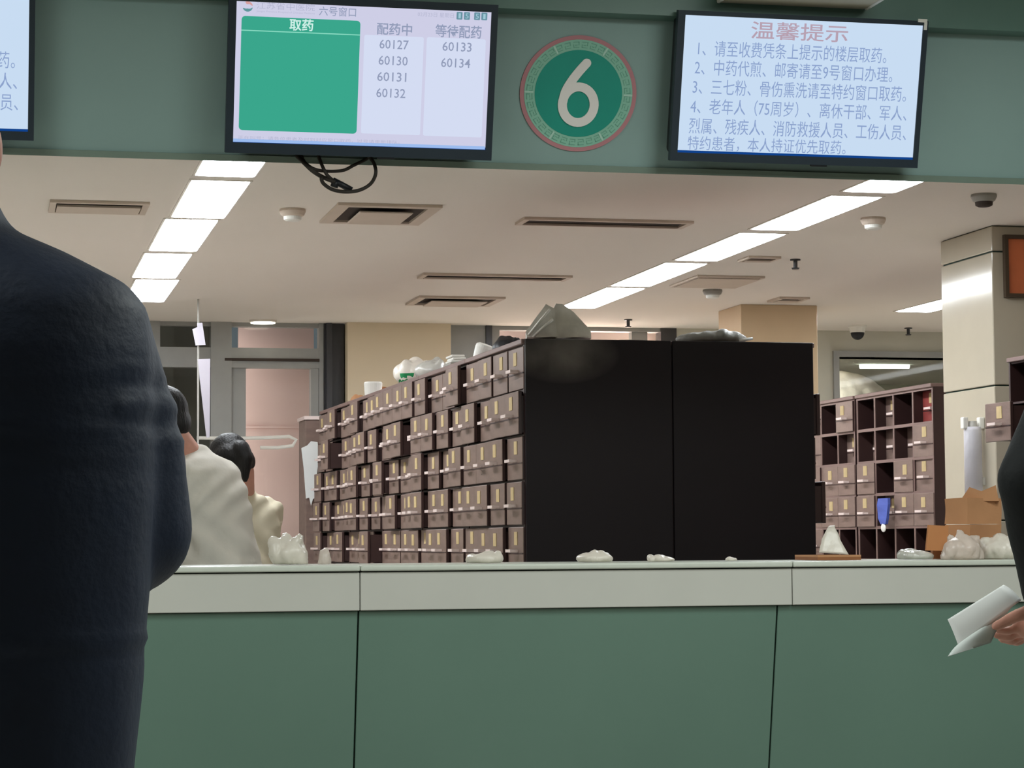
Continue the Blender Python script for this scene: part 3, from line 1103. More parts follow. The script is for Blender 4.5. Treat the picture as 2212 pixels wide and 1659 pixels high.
for i in range(5):
    loc = P0 + ED * (UNIT + 0.002) * i + ED * 0.02
    units.append(cabinet(loc, RUN, LAB[i], pulls(SP[i]), run_group, end=(i == 0)))

# back to back with it: the run that opens to the other aisle, seen as its black end
for i in range(1):
    far = P0 + EX * wr + ED * ((UNIT + 0.002) * (i + 1) + 0.02)
    sp = {(r, c): random.choice((0, 0.01, 0.02)) for r in range(NR) for c in range(4)}
    if i == 0:
        sp.update({(0, 3): 0.0, (1, 3): 0.035, (2, 3): 0.01, (3, 3): 0.055, (1, 2): 0.05, (3, 2): 0.065, (2, 2): 0.03, (4, 3): 0.0})
    lb = ['cabinet with the second black end panel, its drawers facing the pillar aisle', 'drawer cabinet hidden behind the second black end panel', 'last drawer cabinet behind the second black end panel, towards the windows'][i]
    c = cabinet(far, RUN + math.pi, lb, pulls(sp), 'drawer cabinets facing the pillar aisle')
    if i == 0:
        bm = bmesh.new(); box(bm, 0.002, DEPTH - 0.004, UNIT + 0.001, UNIT + 0.019, 0, CABZ - 0.001); bevel(bm, 0.002, 1); obj('end_panel', bm, M['endpanel'], c, world=False)

# narrow filler cabinet at the window end of the long run
q0, q1 = at_d(660, 900, 15.85), at_d(691, 897, 15.85)
nc = thing('filler_cabinet', 'narrow brown cabinet end beside the window, with white paper hung on it', 'cabinet', (q0.x, q0.y, 0))
bm = bmesh.new(); box(bm, q0.x, q1.x + 0.02, q0.y, q0.y + 0.35, 0, q0.z - 0.02); bevel(bm, 0.004, 1); obj('body', bm, M['wood'], nc)
bm = bmesh.new(); box(bm, q0.x - 0.01, q1.x + 0.16, q0.y - 0.012, q0.y + 0.36, q0.z - 0.02, q0.z + 0.004); obj('top_board', bm, M['handle'], nc)
hp = bmesh.new()
prof = [(672, 953), (686, 955), (689, 985), (684, 1030), (681, 1075), (676, 1078), (672, 1092), (668, 1075), (661, 1077), (656, 1010), (651, 968), (664, 962)]
front = [at_y(x, y, q0.y - 0.022) for x, y in prof]
loft(hp, [[p for p in front], [p + Vector((0, 0.008, 0)) for p in front]])
tag(obj('paper_sheet', hp, M['paper'], None), 'torn white paper sheet hanging on the narrow cabinet end by the window', 'paper')

# the open rack across the second aisle
RP = at_d(2019, 900, 13.05); RP.z = 0
ns = None
A = [[-0.062, ns, -0.072, ns], [0.0, -0.085, -0.07, -0.1], [-0.012, 0.004, ns, 0.006], [0.004, 0.002, -0.06, 0.01], [ns, ns, ns, ns]]
B = [[0.012, ns, 0.0, 0.0], [-0.06, ns, 0.0, 0.0], [0.004, 0.0, 0.01, 0.0], [0.006, 0.004, 0.0, 0.0], [ns, ns, 0.0, 0.0]]
rk = cabinet(RP + ED * 0.02, RUN, 'half empty drawer rack beside the cream pillar, blue cloth on one drawer', A, 'drawer racks by the pillar', red=(0, 0), lower_open=True)
rk2 = cabinet(RP + ED * (0.02 + UNIT + 0.03), RUN, 'drawer rack peeking out past the black cabinets, under the inner window', B, 'drawer racks by the pillar', lower_open=True)
# the next cabinet in front of the pillar, at the frame's edge
NP = at_d(2181, 900, 11.3) - ED * (UNIT + 0.0); NP.z = 0
Cc = [[0.0, 0.0, 0.0, ns], [0.01, 0.0, ns, 0.13], [0, 0, 0, 0.0], [0, 0, 0, 0], [0, 0, 0, 0]]
cabinet(NP, RUN, 'drawer cabinet in front of the pillar with one drawer pulled far out', Cc, 'drawer racks by the pillar')

# ------------------------------------------------------------------ ceiling fittings
def ceil_quad(a, b, c, d):
    return [at_z(px, py, ZC) for px, py in (a, b, c, d)]


def panel_lamp(xf0, xf1, y0, y1, label, group):
    root = thing('ceiling_panel_lamp', label, 'ceiling lamp', ((xf0 + xf1) / 2, (y0 + y1) / 2, ZC), 0, group)
    r = 0.03
    pts = []
    for (qx, qy, s) in ((xf1 - r, y0 + r, -90), (xf1 - r, y1 - r, 0), (xf0 + r, y1 - r, 90), (xf0 + r, y0 + r, 180)):
        for k in range(5):
            a = math.radians(s + 22.5 * k)
            pts.append((qx + r * math.cos(a), qy + r * math.sin(a)))
    bm = bmesh.new(); loft(bm, [[Vector((x, y, z)) for x, y in pts] for z in (ZC - 0.006, ZC - 0.001)]); obj('diffuser', bm, M['lamp'], root)
    bm = bmesh.new()
    for (a0, a1, b0, b1) in ((xf0 - 0.012, xf0, y0 - 0.012, y1 + 0.012), (xf1, xf1 + 0.012, y0 - 0.012, y1 + 0.012), (xf0, xf1, y0 - 0.012, y0), (xf0, xf1, y1, y1 + 0.012)):
        box(bm, a0, a1, b0, b1, ZC - 0.005, ZC - 0.001)
    obj('frame', bm, M['lampframe'], root)


ORD = ['first', 'second', 'third', 'fourth', 'fifth']
Lx0, Lx1 = at_z(341, 506, ZC).x, at_z(450, 506, ZC).x
rows = [(336, 379), (388, 469), (472, 541), (546, 599), (602, 650)]
for i, (ya, yb2) in enumerate(rows):
    xm = (565 + 418) / 2 - (i * 45)
    w = at_z(496 - i * 50, ya, ZC).y if i else at_z(520, 330, ZC).y
    n = at_z(496 - i * 50, yb2, ZC).y
    w = at_z(496 - i * 50, ya, ZC).y
    yy = sorted((w, n))
    off = (yy[0] + yy[1]) / 2
    xa = at_z([497, 452, 394, 348, 326][i], [360, 429, 506, 573, 626][i], ZC).x
    hw = (Lx1 - Lx0) / 2
    panel_lamp(xa - hw, xa + hw, yy[0], yy[1], 'lit ceiling panel, %s from the fascia in the row over the person in navy' % ORD[i], 'ceiling panels in the row over the person in navy')
Rx0, Rx1 = at_z(1599, 500, ZC).x, at_z(1704, 500, ZC).x
rows = [(376, 414), (420, 497), (501, 563), (566, 618), (620, 665)]
cen = [(1913, 398), (1760, 459), (1576, 532), (1422, 592), (1300, 642)]
for i, (ya, yb2) in enumerate(rows):
    xc, yc = cen[i]
    yy = (at_z(xc, yb2, ZC).y, at_z(xc, ya, ZC).y)
    yy = sorted(yy)
    xa = at_z(xc, yc, ZC).x
    hw = (Rx1 - Rx0) / 2
    panel_lamp(xa - hw, xa + hw, yy[0], yy[1], 'lit ceiling panel, %s from the fascia in the row over the black cabinets' % ORD[i], 'ceiling panels in the row over the black cabinets')
yy = sorted((at_z(2010, 673, ZC).y, at_z(2010, 640, ZC).y))
xa = at_z(2012, 662, ZC).x
panel_lamp(xa - 0.13, xa + 0.13, yy[0], yy[1], 'lit ceiling panel partly hidden behind the cream pillar', None)


def slot_vent(a, b, label, dark=0.5, wide=0.16, lip=0.03, name='ceiling_vent', group='vents in the dispensary ceiling', inner=None):
    """a, b: pixel ends of the vent's middle line on the ceiling"""
    pa, pb = at_z(a[0], a[1], ZC), at_z(b[0], b[1], ZC)
    yc = (pa.y + pb.y) / 2
    x0, x1 = pa.x, pb.x
    root = thing(name, label, 'vent', ((x0 + x1) / 2, yc, ZC), 0, group)
    h = wide / 2
    bm = bmesh.new()
    for (a0, a1, b0, b1) in ((x0 - lip, x0, yc - h - lip, yc + h + lip), (x1, x1 + lip, yc - h - lip, yc + h + lip), (x0, x1, yc - h - lip, yc - h), (x0, x1, yc + h, yc + h + lip)):
        box(bm, a0, a1, b0, b1, ZC - 0.014, ZC - 0.0005)
    obj('frame', bm, M['vent'], root)
    bm = bmesh.new(); box(bm, x0, x1, yc - h, yc + h, ZC - 0.003, ZC - 0.0005); obj('duct', bm, M['ventdark'], root)
    bm = bmesh.new()
    if inner is None:
        box(bm, x0 + 0.005, x1 - 0.005, yc - h + wide * dark, yc + h, ZC - 0.016, ZC - 0.006)
        obj('blade', bm, M['vent'], root)
    else:
        box(bm, x0 + inner, x1 - inner, yc - h + inner, yc + h - inner, ZC - 0.03, ZC - 0.02)
        bevel(bm, 0.004, 1)
        obj('centre_plate', bm, M['vent'], root)
    return root


slot_vent((1130, 478), (1480, 480), 'long dark slot vent above the long run of drawer cabinets', 0.95, 0.16)
slot_vent((915, 596), (1222, 597), 'long slot vent deeper in the ceiling, behind the longer dark one', 0.8, 0.17)
slot_vent((120, 443), (305, 447), 'slot vent with a dark upper gap, over the shoulder of the person in navy', 0.3, 0.3)
slot_vent((735, 459), (905, 461), 'square return vent beside the smoke detector', wide=0.52, inner=0.06, lip=0.06)
slot_vent((905, 648), (1060, 649), 'small return vent over the green printed bag', wide=0.42, inner=0.05, lip=0.05)
slot_vent((1612, 557), (1668, 558), 'small dark vent right of the black cabinet lamp row'.replace('right of', 'beyond'), 0.6, 0.16, 0.02)
slot_vent((1480, 606), (1615, 607), 'flat access hatch outline between lamp row and far pillar', 0.06, 0.55, 0.02, name='access_hatch', group=None)
slot_vent((1680, 645), (1726, 646), 'small vent just before the far tan pillar', 0.5, 0.2, 0.03)


def detector(px, py, label, s=1.0, m=None, dark=False, group='detectors and sounders on the dispensary ceiling'):
    p = at_z(px, py, ZC)
    root = thing('smoke_detector', label, 'detector', p, 0, group)
    bm = bmesh.new(); capring = [ring(p + Vector((0, 0, z)), X3, Vector((0, 1, 0)), r * s, r * s, 28) for z, r in ((0, 0.062), (-0.012, 0.064), (-0.03, 0.055), (-0.036, 0.045))]
    loft(bm, capring); obj('base', bm, m or M['vent'], root, smooth=False)
    bm = bmesh.new(); loft(bm, [ring(p + Vector((0, 0, z)), X3, Vector((0, 1, 0)), r * s, r * s, 24) for z, r in ((-0.036, 0.044), (-0.052, 0.042), (-0.058, 0.03))])
    obj('sensor_head', bm, M['ventdark'] if dark else M['whiteplastic'], root)


detector(632, 452, 'white smoke detector beside the square return vent', 1.0)
detector(1886, 471, 'white smoke detector beyond the lamp row, in front of the cream pillar', 1.0)
detector(2125, 420, 'smoke detector with a dark underside near the fascia', 0.95, M['greyplastic'], True)
detector(1539, 626, 'grey smoke detector in front of the far tan pillar', 1.0, M['greyplastic'])


def sprinkler(px, py, label, z=ZC, s=1.0):
    p = at_z(px, py, z)
    root = thing('sprinkler', label, 'sprinkler', p, 0, 'sprinklers on the dispensary ceiling')
    bm = bmesh.new(); loft(bm, [ring(p + Vector((0, 0, q)), X3, Vector((0, 1, 0)), r * s, r * s, 14) for q, r in ((0, 0.03), (-0.008, 0.03), (-0.01, 0.012), (-0.05, 0.012))]); obj('body', bm, M['aludark'], root)
    bm = bmesh.new(); loft(bm, [ring(p + Vector((0, 0, q)), X3, Vector((0, 1, 0)), r * s, r * s, 14) for q, r in ((-0.05, 0.024), (-0.058, 0.02))]); obj('deflector', bm, M['aludark'], root)


sprinkler(1718, 560, 'dark sprinkler head behind the small dark vent')
sprinkler(1357, 690, 'dark sprinkler head over the grey bundle cabinets')
sprinkler(1962, 708, 'small sprinkler head beside the dome camera')
p = at_z(1852, 703, ZC)
dc = thing('dome_camera', 'white dome camera with dark eye above the inner window', 'camera', p)
bm = bmesh.new(); loft(bm, [ring(p + Vector((0, 0, q)), X3, Vector((0, 1, 0)), r, r, 24) for q, r in ((0, 0.07), (-0.014, 0.07), (-0.02, 0.062), (-0.055, 0.055))]); obj('base', bm, M['whiteplastic'], dc)
bm = bmesh.new(); loft(bm, [ring(p + Vector((0, 0, -0.055 - 0.055 * math.sin(a))), X3, Vector((0, 1, 0)), 0.052 * math.cos(a), 0.052 * math.cos(a), 24) for a in (0, 0.3, 0.6, 0.9, 1.2, 1.45)]); obj('dome', bm, M['black'], dc, smooth=True)
p = at_z(568, 692, ZC)
dl = thing('downlight', 'small round lit downlight by the glazed door', 'ceiling lamp', p)
bm = bmesh.new(); loft(bm, [ring(p + Vector((0, 0, q)), X3, Vector((0, 1, 0)), r, r, 28) for q, r in ((0, 0.1), (-0.012, 0.1), (-0.016, 0.094))]); obj('rim', bm, M['lampframe'], dl)
bm = bmesh.new(); loft(bm, [ring(p + Vector((0, 0, q)), X3, Vector((0, 1, 0)), 0.09, 0.09, 28) for q in (-0.012, -0.022)]); obj('diffuser', bm, M['downlight'], dl)

# white strips and thin pole hanging near the glazed wall
for lab, pts in (('white plastic strip hanging from the ceiling before the window', [(426, 698), (437, 697), (444, 745), (423, 746), (416, 711), (427, 706)]),
                 ('long tapering white strip hanging before the window', [(427, 776), (454, 775), (453, 945), (446, 945)])):
    bm = bmesh.new()
    f_ = [at_d(x, y, 15.2) for x, y in pts]
    loft(bm, [f_, [q + Vector((0, 0.015, 0)) for q in f_]])
    tag(obj('hanging_strip', bm, M['strip'], None), lab, 'strip')
pa = at_d(429, 700, 15.23)
bm = bmesh.new(); box(bm, pa.x - 0.006, pa.x + 0.006, pa.y + 0.02, pa.y + 0.032, 0.0, ZC)
tag(obj('thin_pole', bm, M['greyplastic'], None), 'thin pale pole from floor to ceiling before the window', 'pole')

# framed orange notice on the pillar's front
fy_ = pc.y - 0.001
a, b = at_y(2165, 508, fy_), at_y(2165, 643, fy_)
fr = thing('framed_notice', 'orange notice in a dark frame on the cream pillar', 'notice', (a.x + 0.25, fy_, b.z))
bm = bmesh.new()
hgt = a.z - b.z
for (x0, x1, z0, z1) in ((0, 0.02, 0, hgt), (0.48, 0.5, 0, hgt), (0.02, 0.48, 0, 0.02), (0.02, 0.48, hgt - 0.02, hgt)):
    box(bm, a.x + x0, a.x + x1, fy_ - 0.03, fy_, b.z + z0, b.z + z1)
obj('frame', bm, M['frame_dark'], fr)
bm = bmesh.new(); box(bm, a.x + 0.02, a.x + 0.48, fy_ - 0.012, fy_, b.z + 0.02, b.z + hgt - 0.02); obj('print', bm, M['orangesign'], fr)

# ------------------------------------------------------------------ bags, paper and parcels
def dcy(px, y):
    """depth along the view of a pixel column where it crosses a line parallel to the counter"""
    return (at_y(px, 1200, y) - CAM).dot(fwd)


def bag(name, label, cat, px0, px1, ptop, pbase, d, m, seed, depth=0.14, voxel=0.009, lumps=7, peak=None, group=None, floor=None, amp=0.012, nscale=20):
    """a crumpled bag filling a pixel box at a depth, resting on what is under it"""
    rnd = random.Random(seed)
    b0, b1 = at_d(px0, pbase, d), at_d(px1, pbase, d)
    top = at_d((px0 + px1) / 2, ptop, d).z
    zb_ = b0.z if floor is None else floor
    c = (b0 + b1) / 2
    w = (b1 - b0).length / 2
    h = top - zb_
    bm = bmesh.new()
    dirx = (b1 - b0).normalized()
    diry = Vector((-dirx.y, dirx.x, 0))
    Z3 = Vector((0, 0, 1))
    ellipsoid(bm, Vector((c.x, c.y, zb_ + h * 0.32)), dirx, diry, Z3, w * 0.95, depth * 0.5, h * 0.42)
    for k in range(lumps):
        t = rnd.uniform(-0.75, 0.75)
        hh = h * rnd.uniform(0.35, 0.6) * (1 - 0.4 * abs(t))
        q = c + dirx * (w * t) + diry * (depth * rnd.uniform(-0.25, 0.25))
        ellipsoid(bm, Vector((q.x, q.y, zb_ + hh)), dirx, diry, (Z3 + dirx * rnd.uniform(-0.5, 0.5)).normalized(), w * rnd.uniform(0.18, 0.4), depth * rnd.uniform(0.2, 0.35), min(h * 0.42, h - hh))
    if peak is not None:
        q0 = c + dirx * (w * peak)
        capsule(bm, Vector((q0.x, q0.y, zb_ + h * 0.4)), min(w, h) * 0.35, Vector((q0.x, q0.y, top - 0.012)), 0.01)
    off = Vector((seed * 1.7, seed * 0.9, 0))
    o = obj(name, bm, m, None)
    r = o.modifiers.new('remesh', 'REMESH'); r.mode = 'VOXEL'; r.voxel_size = voxel
    sm = o.modifiers.new('smooth', 'SMOOTH'); sm.iterations = 1
    bake(o)
    for v in o.data.vertices:
        q = (v.co + off) * nscale
        a = (0.5 - abs(noise.noise(q))) + 0.5 * (0.5 - abs(noise.noise(q * 2.1)))
        v.co += v.normal * (a * amp * 1.5)
    zmin = zb_ - o.location.z
    zk = max(v.co.z for v in o.data.vertices) - zmin
    for v in o.data.vertices:
        v.co.z = zmin + (v.co.z - zmin) * h / zk
    for v in o.data.vertices:
        if v.co.z < zmin + 0.002:
            v.co.z = zmin + 0.002
    return tag(o, label, cat, group)


def slab(name, pts, d, thick, m, label=None, cat=None, parent=None, group=None):
    """a flat sheet standing at a depth with the outline of pts (pixels)"""
    bm = bmesh.new()
    f_ = [at_d(x, y, d) for x, y in pts]
    loft(bm, [f_, [p + Vector((0, thick, 0)) for p in f_]])
    o = obj(name, bm, m, parent)
    if parent is None:
        tag(o, label, cat, group)
    return o


def parcel(name, label, cat, pts_front, d, dy, m, crumple=0.006, seed=1, group=None, parent=None, floor=None):
    """a soft box: front outline (4 pixels: bl, br, tr, tl) pushed dy into depth, subdivided and crumpled"""
    bm = bmesh.new()
    f_ = [at_d(x, y, d) for x, y in pts_front]
    off = fh * dy
    hexa(bm, [f_[0], f_[1], f_[1] + off, f_[0] + off], [f_[3], f_[2], f_[2] + off, f_[3] + off])
    bmesh.ops.subdivide_edges(bm, edges=bm.edges, cuts=9, use_grid_fill=True)
    zmin = min(v.co.z for v in bm.verts)
    for v in bm.verts:
        q = v.co * 11 + Vector((seed, seed * 2, 0))
        k = Vector((noise.noise(q), noise.noise(q + Vector((9, 0, 0))), noise.noise(q + Vector((0, 9, 0))))) * crumple
        v.co += k
        v.co.z = max(v.co.z, zmin) + (0 if floor is None else floor + 0.001 - zmin)
    o = obj(name, bm, m, parent, smooth=True)
    if parent is None:
        tag(o, label, cat, group)
    return o


DC = 8.15        # on the worktop, close to its inner edge
ct = ZT
bag('plastic_bag', 'crumpled pinkish plastic bag heap beside the cream uniformed person', 'bag', 588, 662, 1150, 1214, dcy(625, 7.95), M['bagwhite'], 3, 0.14, floor=ct)
bag('plastic_bag', 'tiny white plastic scrap lying before the long drawer run', 'bag', 690, 714, 1183, 1216, dcy(700, 7.85), M['clearbag'], 4, 0.05, 0.005, 3, floor=ct, amp=0.005)
bag('plastic_bag', 'flat pale bag with a raised corner lying before the black end panels', 'bag', 1008, 1086, 1189, 1216, dcy(1045, 7.85), M['bagwhite'], 5, 0.1, 0.006, 3, peak=0.75, floor=ct, amp=0.005)
bag('plastic_bag', 'white bag with a pointed top on the worktop before the black end panel', 'bag', 1243, 1326, 1187, 1217, dcy(1285, 7.85), M['bagwhite'], 6, 0.1, 0.006, 4, peak=0.3, floor=ct, amp=0.006)
bag('plastic_bag', 'low white crumpled plastic lying before the joint of the black panels', 'bag', 1397, 1459, 1197, 1217, dcy(1430, 7.85), M['bagwhite'], 7, 0.08, 0.005, 4, peak=-0.75, floor=ct, amp=0.005)
bag('plastic_bag', 'smallest white plastic knot on the worktop before the second black panel', 'bag', 1567, 1592, 1202, 1217, dcy(1580, 7.85), M['bagwhite'], 8, 0.04, 0.004, 3, peak=0, floor=ct, amp=0.003)

# white cone-shaped bag on a brown tray
D2 = dcy(1800, 7.86)
slope = [(1768, 1166), (1800, 1130), (1834, 1198), (1768, 1196)]
bm = bmesh.new()
A_ = [at_d(1769, 1196, D2), at_d(1834, 1199, D2), at_d(1826, 1196, D2 + 0.16), at_d(1770, 1192, D2 + 0.16)]
B_ = [at_d(1790, 1138, D2 + 0.05), at_d(1803, 1136, D2 + 0.05), at_d(1802, 1133, D2 + 0.1), at_d(1791, 1134, D2 + 0.1)]
loft(bm, [A_, [a.lerp(b, 0.5) + Vector((-0.008, 0, 0)) for a, b in zip(A_, B_)], B_])
bmesh.ops.subdivide_edges(bm, edges=bm.edges, cuts=5, use_grid_fill=True)
for v in bm.verts:
    v.co += Vector((noise.noise(v.co * 15), noise.noise(v.co * 15 + Vector((5, 0, 0))), noise.noise(v.co * 13 + Vector((0, 7, 0))))) * 0.006
tag(obj('paper_bag', bm, M['bagwhite'], None, smooth=True), 'white peaked bag standing on a brown tray before the drawer rack', 'bag')
a, b = at_d(1766, 1199, D2 - 0.03), at_d(1868, 1205, D2 - 0.03)
tr = thing('serving_tray', 'shallow brown tray under the white peaked bag', 'tray', ((a.x + b.x) / 2, a.y, ct))
bm = bmesh.new(); box(bm, a.x, b.x, a.y, a.y + 0.24, ct + 0.001, ct + 0.012); obj('base', bm, M['kraftdark'], tr)
bm = bmesh.new()
box(bm, a.x, b.x, a.y, a.y + 0.008, ct + 0.012, ct + 0.019); box(bm, a.x, b.x, a.y + 0.232, a.y + 0.24, ct + 0.012, ct + 0.019)
box(bm, a.x, a.x + 0.008, a.y + 0.008, a.y + 0.232, ct + 0.012, ct + 0.019); box(bm, b.x - 0.008, b.x, a.y + 0.008, a.y + 0.232, ct + 0.012, ct + 0.019)
obj('rim', bm, M['kraft'], tr)

# grey wrapped leaflets, kraft parcels, card and bags at the pillar end
bag('plastic_bag', 'flat grey plastic wrapped packet on the worktop beside the kraft parcels', 'bag', 1936, 2018, 1184, 1212, dcy(1975, 7.83), M['baggrey'], 12, 0.14, 0.006, 4, floor=ct, amp=0.006)
parcel('card_box', None, 'box', [(2016, 1209), (2056, 1209), (2056, 1190), (2016, 1190)], dcy(2036, 7.89), 0.05, M['kraftdark'], 0.002, 4, floor=ct)
tag(bpy.context.scene.objects['card_box'], 'small dark brown box under the orange card', 'box')
def corner_parcel(label, cols, yt, yb_, d, z0, z1, seed):
    bm = bmesh.new()
    rings_ = []
    for t in (0.0, 0.33, 0.66, 1.0):
        rings_.append([Vector((p_.x, p_.y, z0 + (z1 - z0) * t)) for p_ in (at_d(x, 1180, d + o) for x, o in cols)])
    loft(bm, rings_)
    bmesh.ops.subdivide_edges(bm, edges=bm.edges, cuts=4, use_grid_fill=True)
    for v in bm.verts:
        q = v.co * 10 + Vector((seed, seed * 2, 0))
        v.co += Vector((noise.noise(q), noise.noise(q + Vector((9, 0, 0))), 0.5 * noise.noise(q + Vector((0, 9, 0))))) * 0.007
        v.co.z = max(v.co.z, z0)
    o = obj('kraft_parcel', bm, M['kraft'], None, smooth=False)
    return tag(o, label, 'parcel', 'kraft parcels by the pillar')


dk = dcy(2093, 7.86)
zl0, zl1, zu1 = ct + 0.001, at_d(2093, 1133, dk).z, at_d(2093, 1076, dk).z
corner_parcel('lower brown kraft paper parcel on the worktop, carrying another', [(2042, 0.07), (2094, 0.0), (2165, 0.07), (2112, 0.15)], 0, 0, dk, zl0, zl1, 2)
corner_parcel('upper brown kraft paper parcel stacked on another, its mouth folded up', [(2040, 0.07), (2092, 0.004), (2164, 0.07), (2108, 0.14)], 0, 0, dk, zl1 + 0.0015, zu1, 5)
par = None
for o in list(COL.objects):
    if o.name.startswith('kraft_parcel') and o.get('label', '').startswith('upper'):
        par = o
bm = bmesh.new()
prof = [(2074, 1082), (2094, 1052), (2120, 1061), (2151, 1048), (2158, 1082)]
f_ = [at_d(x, y, dk + 0.05) for x, y in prof]
g_ = [at_d(x, y, dk + 0.1) for x, y in prof]
loft(bm, [f_, g_])
fl = obj('folded_mouth', bm, M['kraft'], None)
fl.parent = par
fl.location = fl.location - par.location
slab('card_sheet', [(2001, 1189), (2047, 1190), (2049, 1136), (2006, 1134)], dcy(2025, 7.84), 0.012, M['orangecard'], 'orange brown card leaning before the kraft parcels', 'card')
bag('plastic_bag', 'clear crumpled plastic bag in front of the kraft parcels', 'bag', 2040, 2118, 1144, 1214, dcy(2080, 7.73), M['clearbag'], 15, 0.12, 0.008, 8, peak=-0.1, floor=ct)
bag('plastic_bag', 'white plastic bag spreading beside the kraft parcels by the person in black', 'bag', 2124, 2208, 1150, 1213, dcy(2155, 7.76), M['bagwhite'], 17, 0.13, 0.009, 8, peak=0.75, floor=ct)

# translucent tube on the pillar
tp0, tp1 = at_plane(2104, 1085, pc + Vector((-0.06, 0, 0)), Vector((1, 0, 0))), at_plane(2104, 922, pc + Vector((-0.06, 0, 0)), Vector((1, 0, 0)))
tb = thing('cup_dispenser', 'tall translucent tube with a white cap fixed to the cream pillar', 'dispenser', (tp0.x, tp0.y, tp0.z))
Yv = Vector((0, 1, 0))
R0 = 0.046
bm = bmesh.new(); loft(bm, [ring(Vector((tp0.x, tp0.y, z)), X3, Yv, r, r, 24) for z, r in ((tp0.z, R0), (tp1.z - 0.02, R0), (tp1.z, R0 * 0.9))]); obj('tube', bm, film('frosted_tube', (214, 212, 218), 0.8), tb, smooth=True)
bm = bmesh.new(); loft(bm, [ring(Vector((tp0.x, tp0.y, z)), X3, Yv, r, r, 24) for z, r in ((tp1.z, R0 * 0.55), (tp1.z + 0.03, R0 * 0.5))]); obj('cap', bm, M['baggrey'], tb)
for sx in (-1, 1):
    bm = bmesh.new(); q = Vector((tp0.x + sx * 0.045, tp0.y, tp1.z - 0.01)); box(bm, q.x - 0.014, q.x + 0.014, q.y - 0.02, q.y + 0.02, q.z, q.z + 0.06); bevel(bm, 0.006, 2); obj('bracket', bm, M['whiteplastic'], tb)
bm = bmesh.new(); box(bm, tp0.x + 0.04, pc.x - 0.0005, tp0.y - 0.012, tp0.y + 0.012, tp1.z - 0.3, tp1.z - 0.26); obj('wall_arm', bm, M['whiteplastic'], tb)

# blue cloth on a rack drawer
rkf = at_plane(1925, 1105, RP, EX) - EX * 0.05
bm = bmesh.new()
cl = []
for k, (w0, w1, zz) in enumerate(((-0.1, 0.09, 0.078), (-0.1, 0.1, 0.04), (-0.085, 0.1, 0.0), (-0.07, 0.085, -0.04), (-0.05, 0.05, -0.075))):
    cl.append([rkf + ED * w1 * 0.85 + Vector((0, 0, zz)) - EX * 0.004 * (k % 2), rkf + ED * w0 * 0.85 + Vector((0, 0, zz)) - EX * 0.006, rkf + ED * w0 * 0.85 + Vector((0, 0, zz)) + EX * 0.01, rkf + ED * w1 * 0.85 + Vector((0, 0, zz)) + EX * 0.01])
loft(bm, cl)
bcl = thing('hanging_cloth', 'blue cloth with a white tag hanging on a rack drawer', 'cloth', rkf)
obj('cloth', bm, M['bluecloth'], bcl, smooth=False)
bm = bmesh.new(); q = rkf + Vector((0, 0, -0.095)); ellipsoid(bm, q, EX, ED, Vector((0, 0, 1)), 0.008, 0.035, 0.026); obj('tag', bm, M['whiteplastic'], bcl, smooth=True)

# ------------------------------------------------------------------ things on top of the cabinets
def ontop(px, py=760, back=0.15):
    """a point on the long run's top, a little in from its front edge, on this pixel column"""
    p = P0 - EX * 0 + EX * back
    q = at_plane(px, py, p, EX)
    q.z = CABZ
    return q


def dd(p):
    return (p - CAM).dot(fwd)


# tall white jug lying tilted
p = ontop(1036)
jug = thing('plastic_jug', 'white plastic jug standing tilted on the drawer cabinet next to the black end panels', 'jug', p)
d_ = dd(p)
u0, u1 = at_d(1034, 770, d_), at_d(1040, 726, d_)
p_up = (u1 - u0)
ax = (p_up + X3 * 0.02).normalized()
_, uu_, vv_ = basis(ax)
bm = bmesh.new()
base_ = Vector((u0.x, u0.y, CABZ + 0.004))
loft(bm, [ring(base_ + ax * t, uu_, vv_, r, r, 24) for t, r in ((0, 0.034), (0.01, 0.038), (0.085, 0.046), (0.1, 0.044), (0.108, 0.03))])
obj('body', bm, M['whiteplastic'], jug, smooth=False)
bm = bmesh.new()
tube(bm, spline([base_ + ax * 0.09 + X3 * 0.04, base_ + ax * 0.085 + X3 * 0.07, base_ + ax * 0.05 + X3 * 0.068, base_ + ax * 0.03 + X3 * 0.036], 6), 0.008)
obj('handle', bm, M['whiteplastic'], jug, smooth=True)

p = ontop(803)
d_ = dd(p)
a, b, t = at_d(786, 858, d_), at_d(826, 858, d_), at_d(805, 825, d_)
bm = bmesh.new()
c = (a + b) / 2
w = (b - a).length / 2
loft(bm, [ring(Vector((c.x, c.y, CABZ + z)), X3, Yv, r, r, 24) for z, r in ((0.001, w * 0.85), (t.z - CABZ - 0.01, w), (t.z - CABZ, w * 0.92), (t.z - CABZ - 0.004, w * 0.8))])
tag(obj('plastic_tub', bm, M['whiteplastic'], None), 'white plastic tub on the long run, beyond the green printed bag', 'tub')
# brown scrap beyond the tub
p = ontop(770); d_ = dd(p)
bag('paper_scrap', 'brown crumpled paper on the long run beyond the white tub', 'paper', 756, 792, 852, 866, d_, M['kraft'], 31, 0.2, 0.01, 4, floor=CABZ, amp=0.006)
p = ontop(725); d_ = dd(p)
parcel('flat_carton', 'flat pinkish grey carton at the window end of the long run', 'carton', [(714, 884), (762, 874), (762, 862), (714, 876)], d_ + 0.05, 0.3, M['shelfedge'], 0.004, 7, floor=CABZ)
p = ontop(838); d_ = dd(p)
parcel('cardboard_carton', 'open brown carton between the white tub and the green printed bag', 'carton', [(822, 854), (862, 845), (862, 838), (826, 832)], d_, 0.25, M['kraftdark'], 0.003, 9, floor=CABZ)
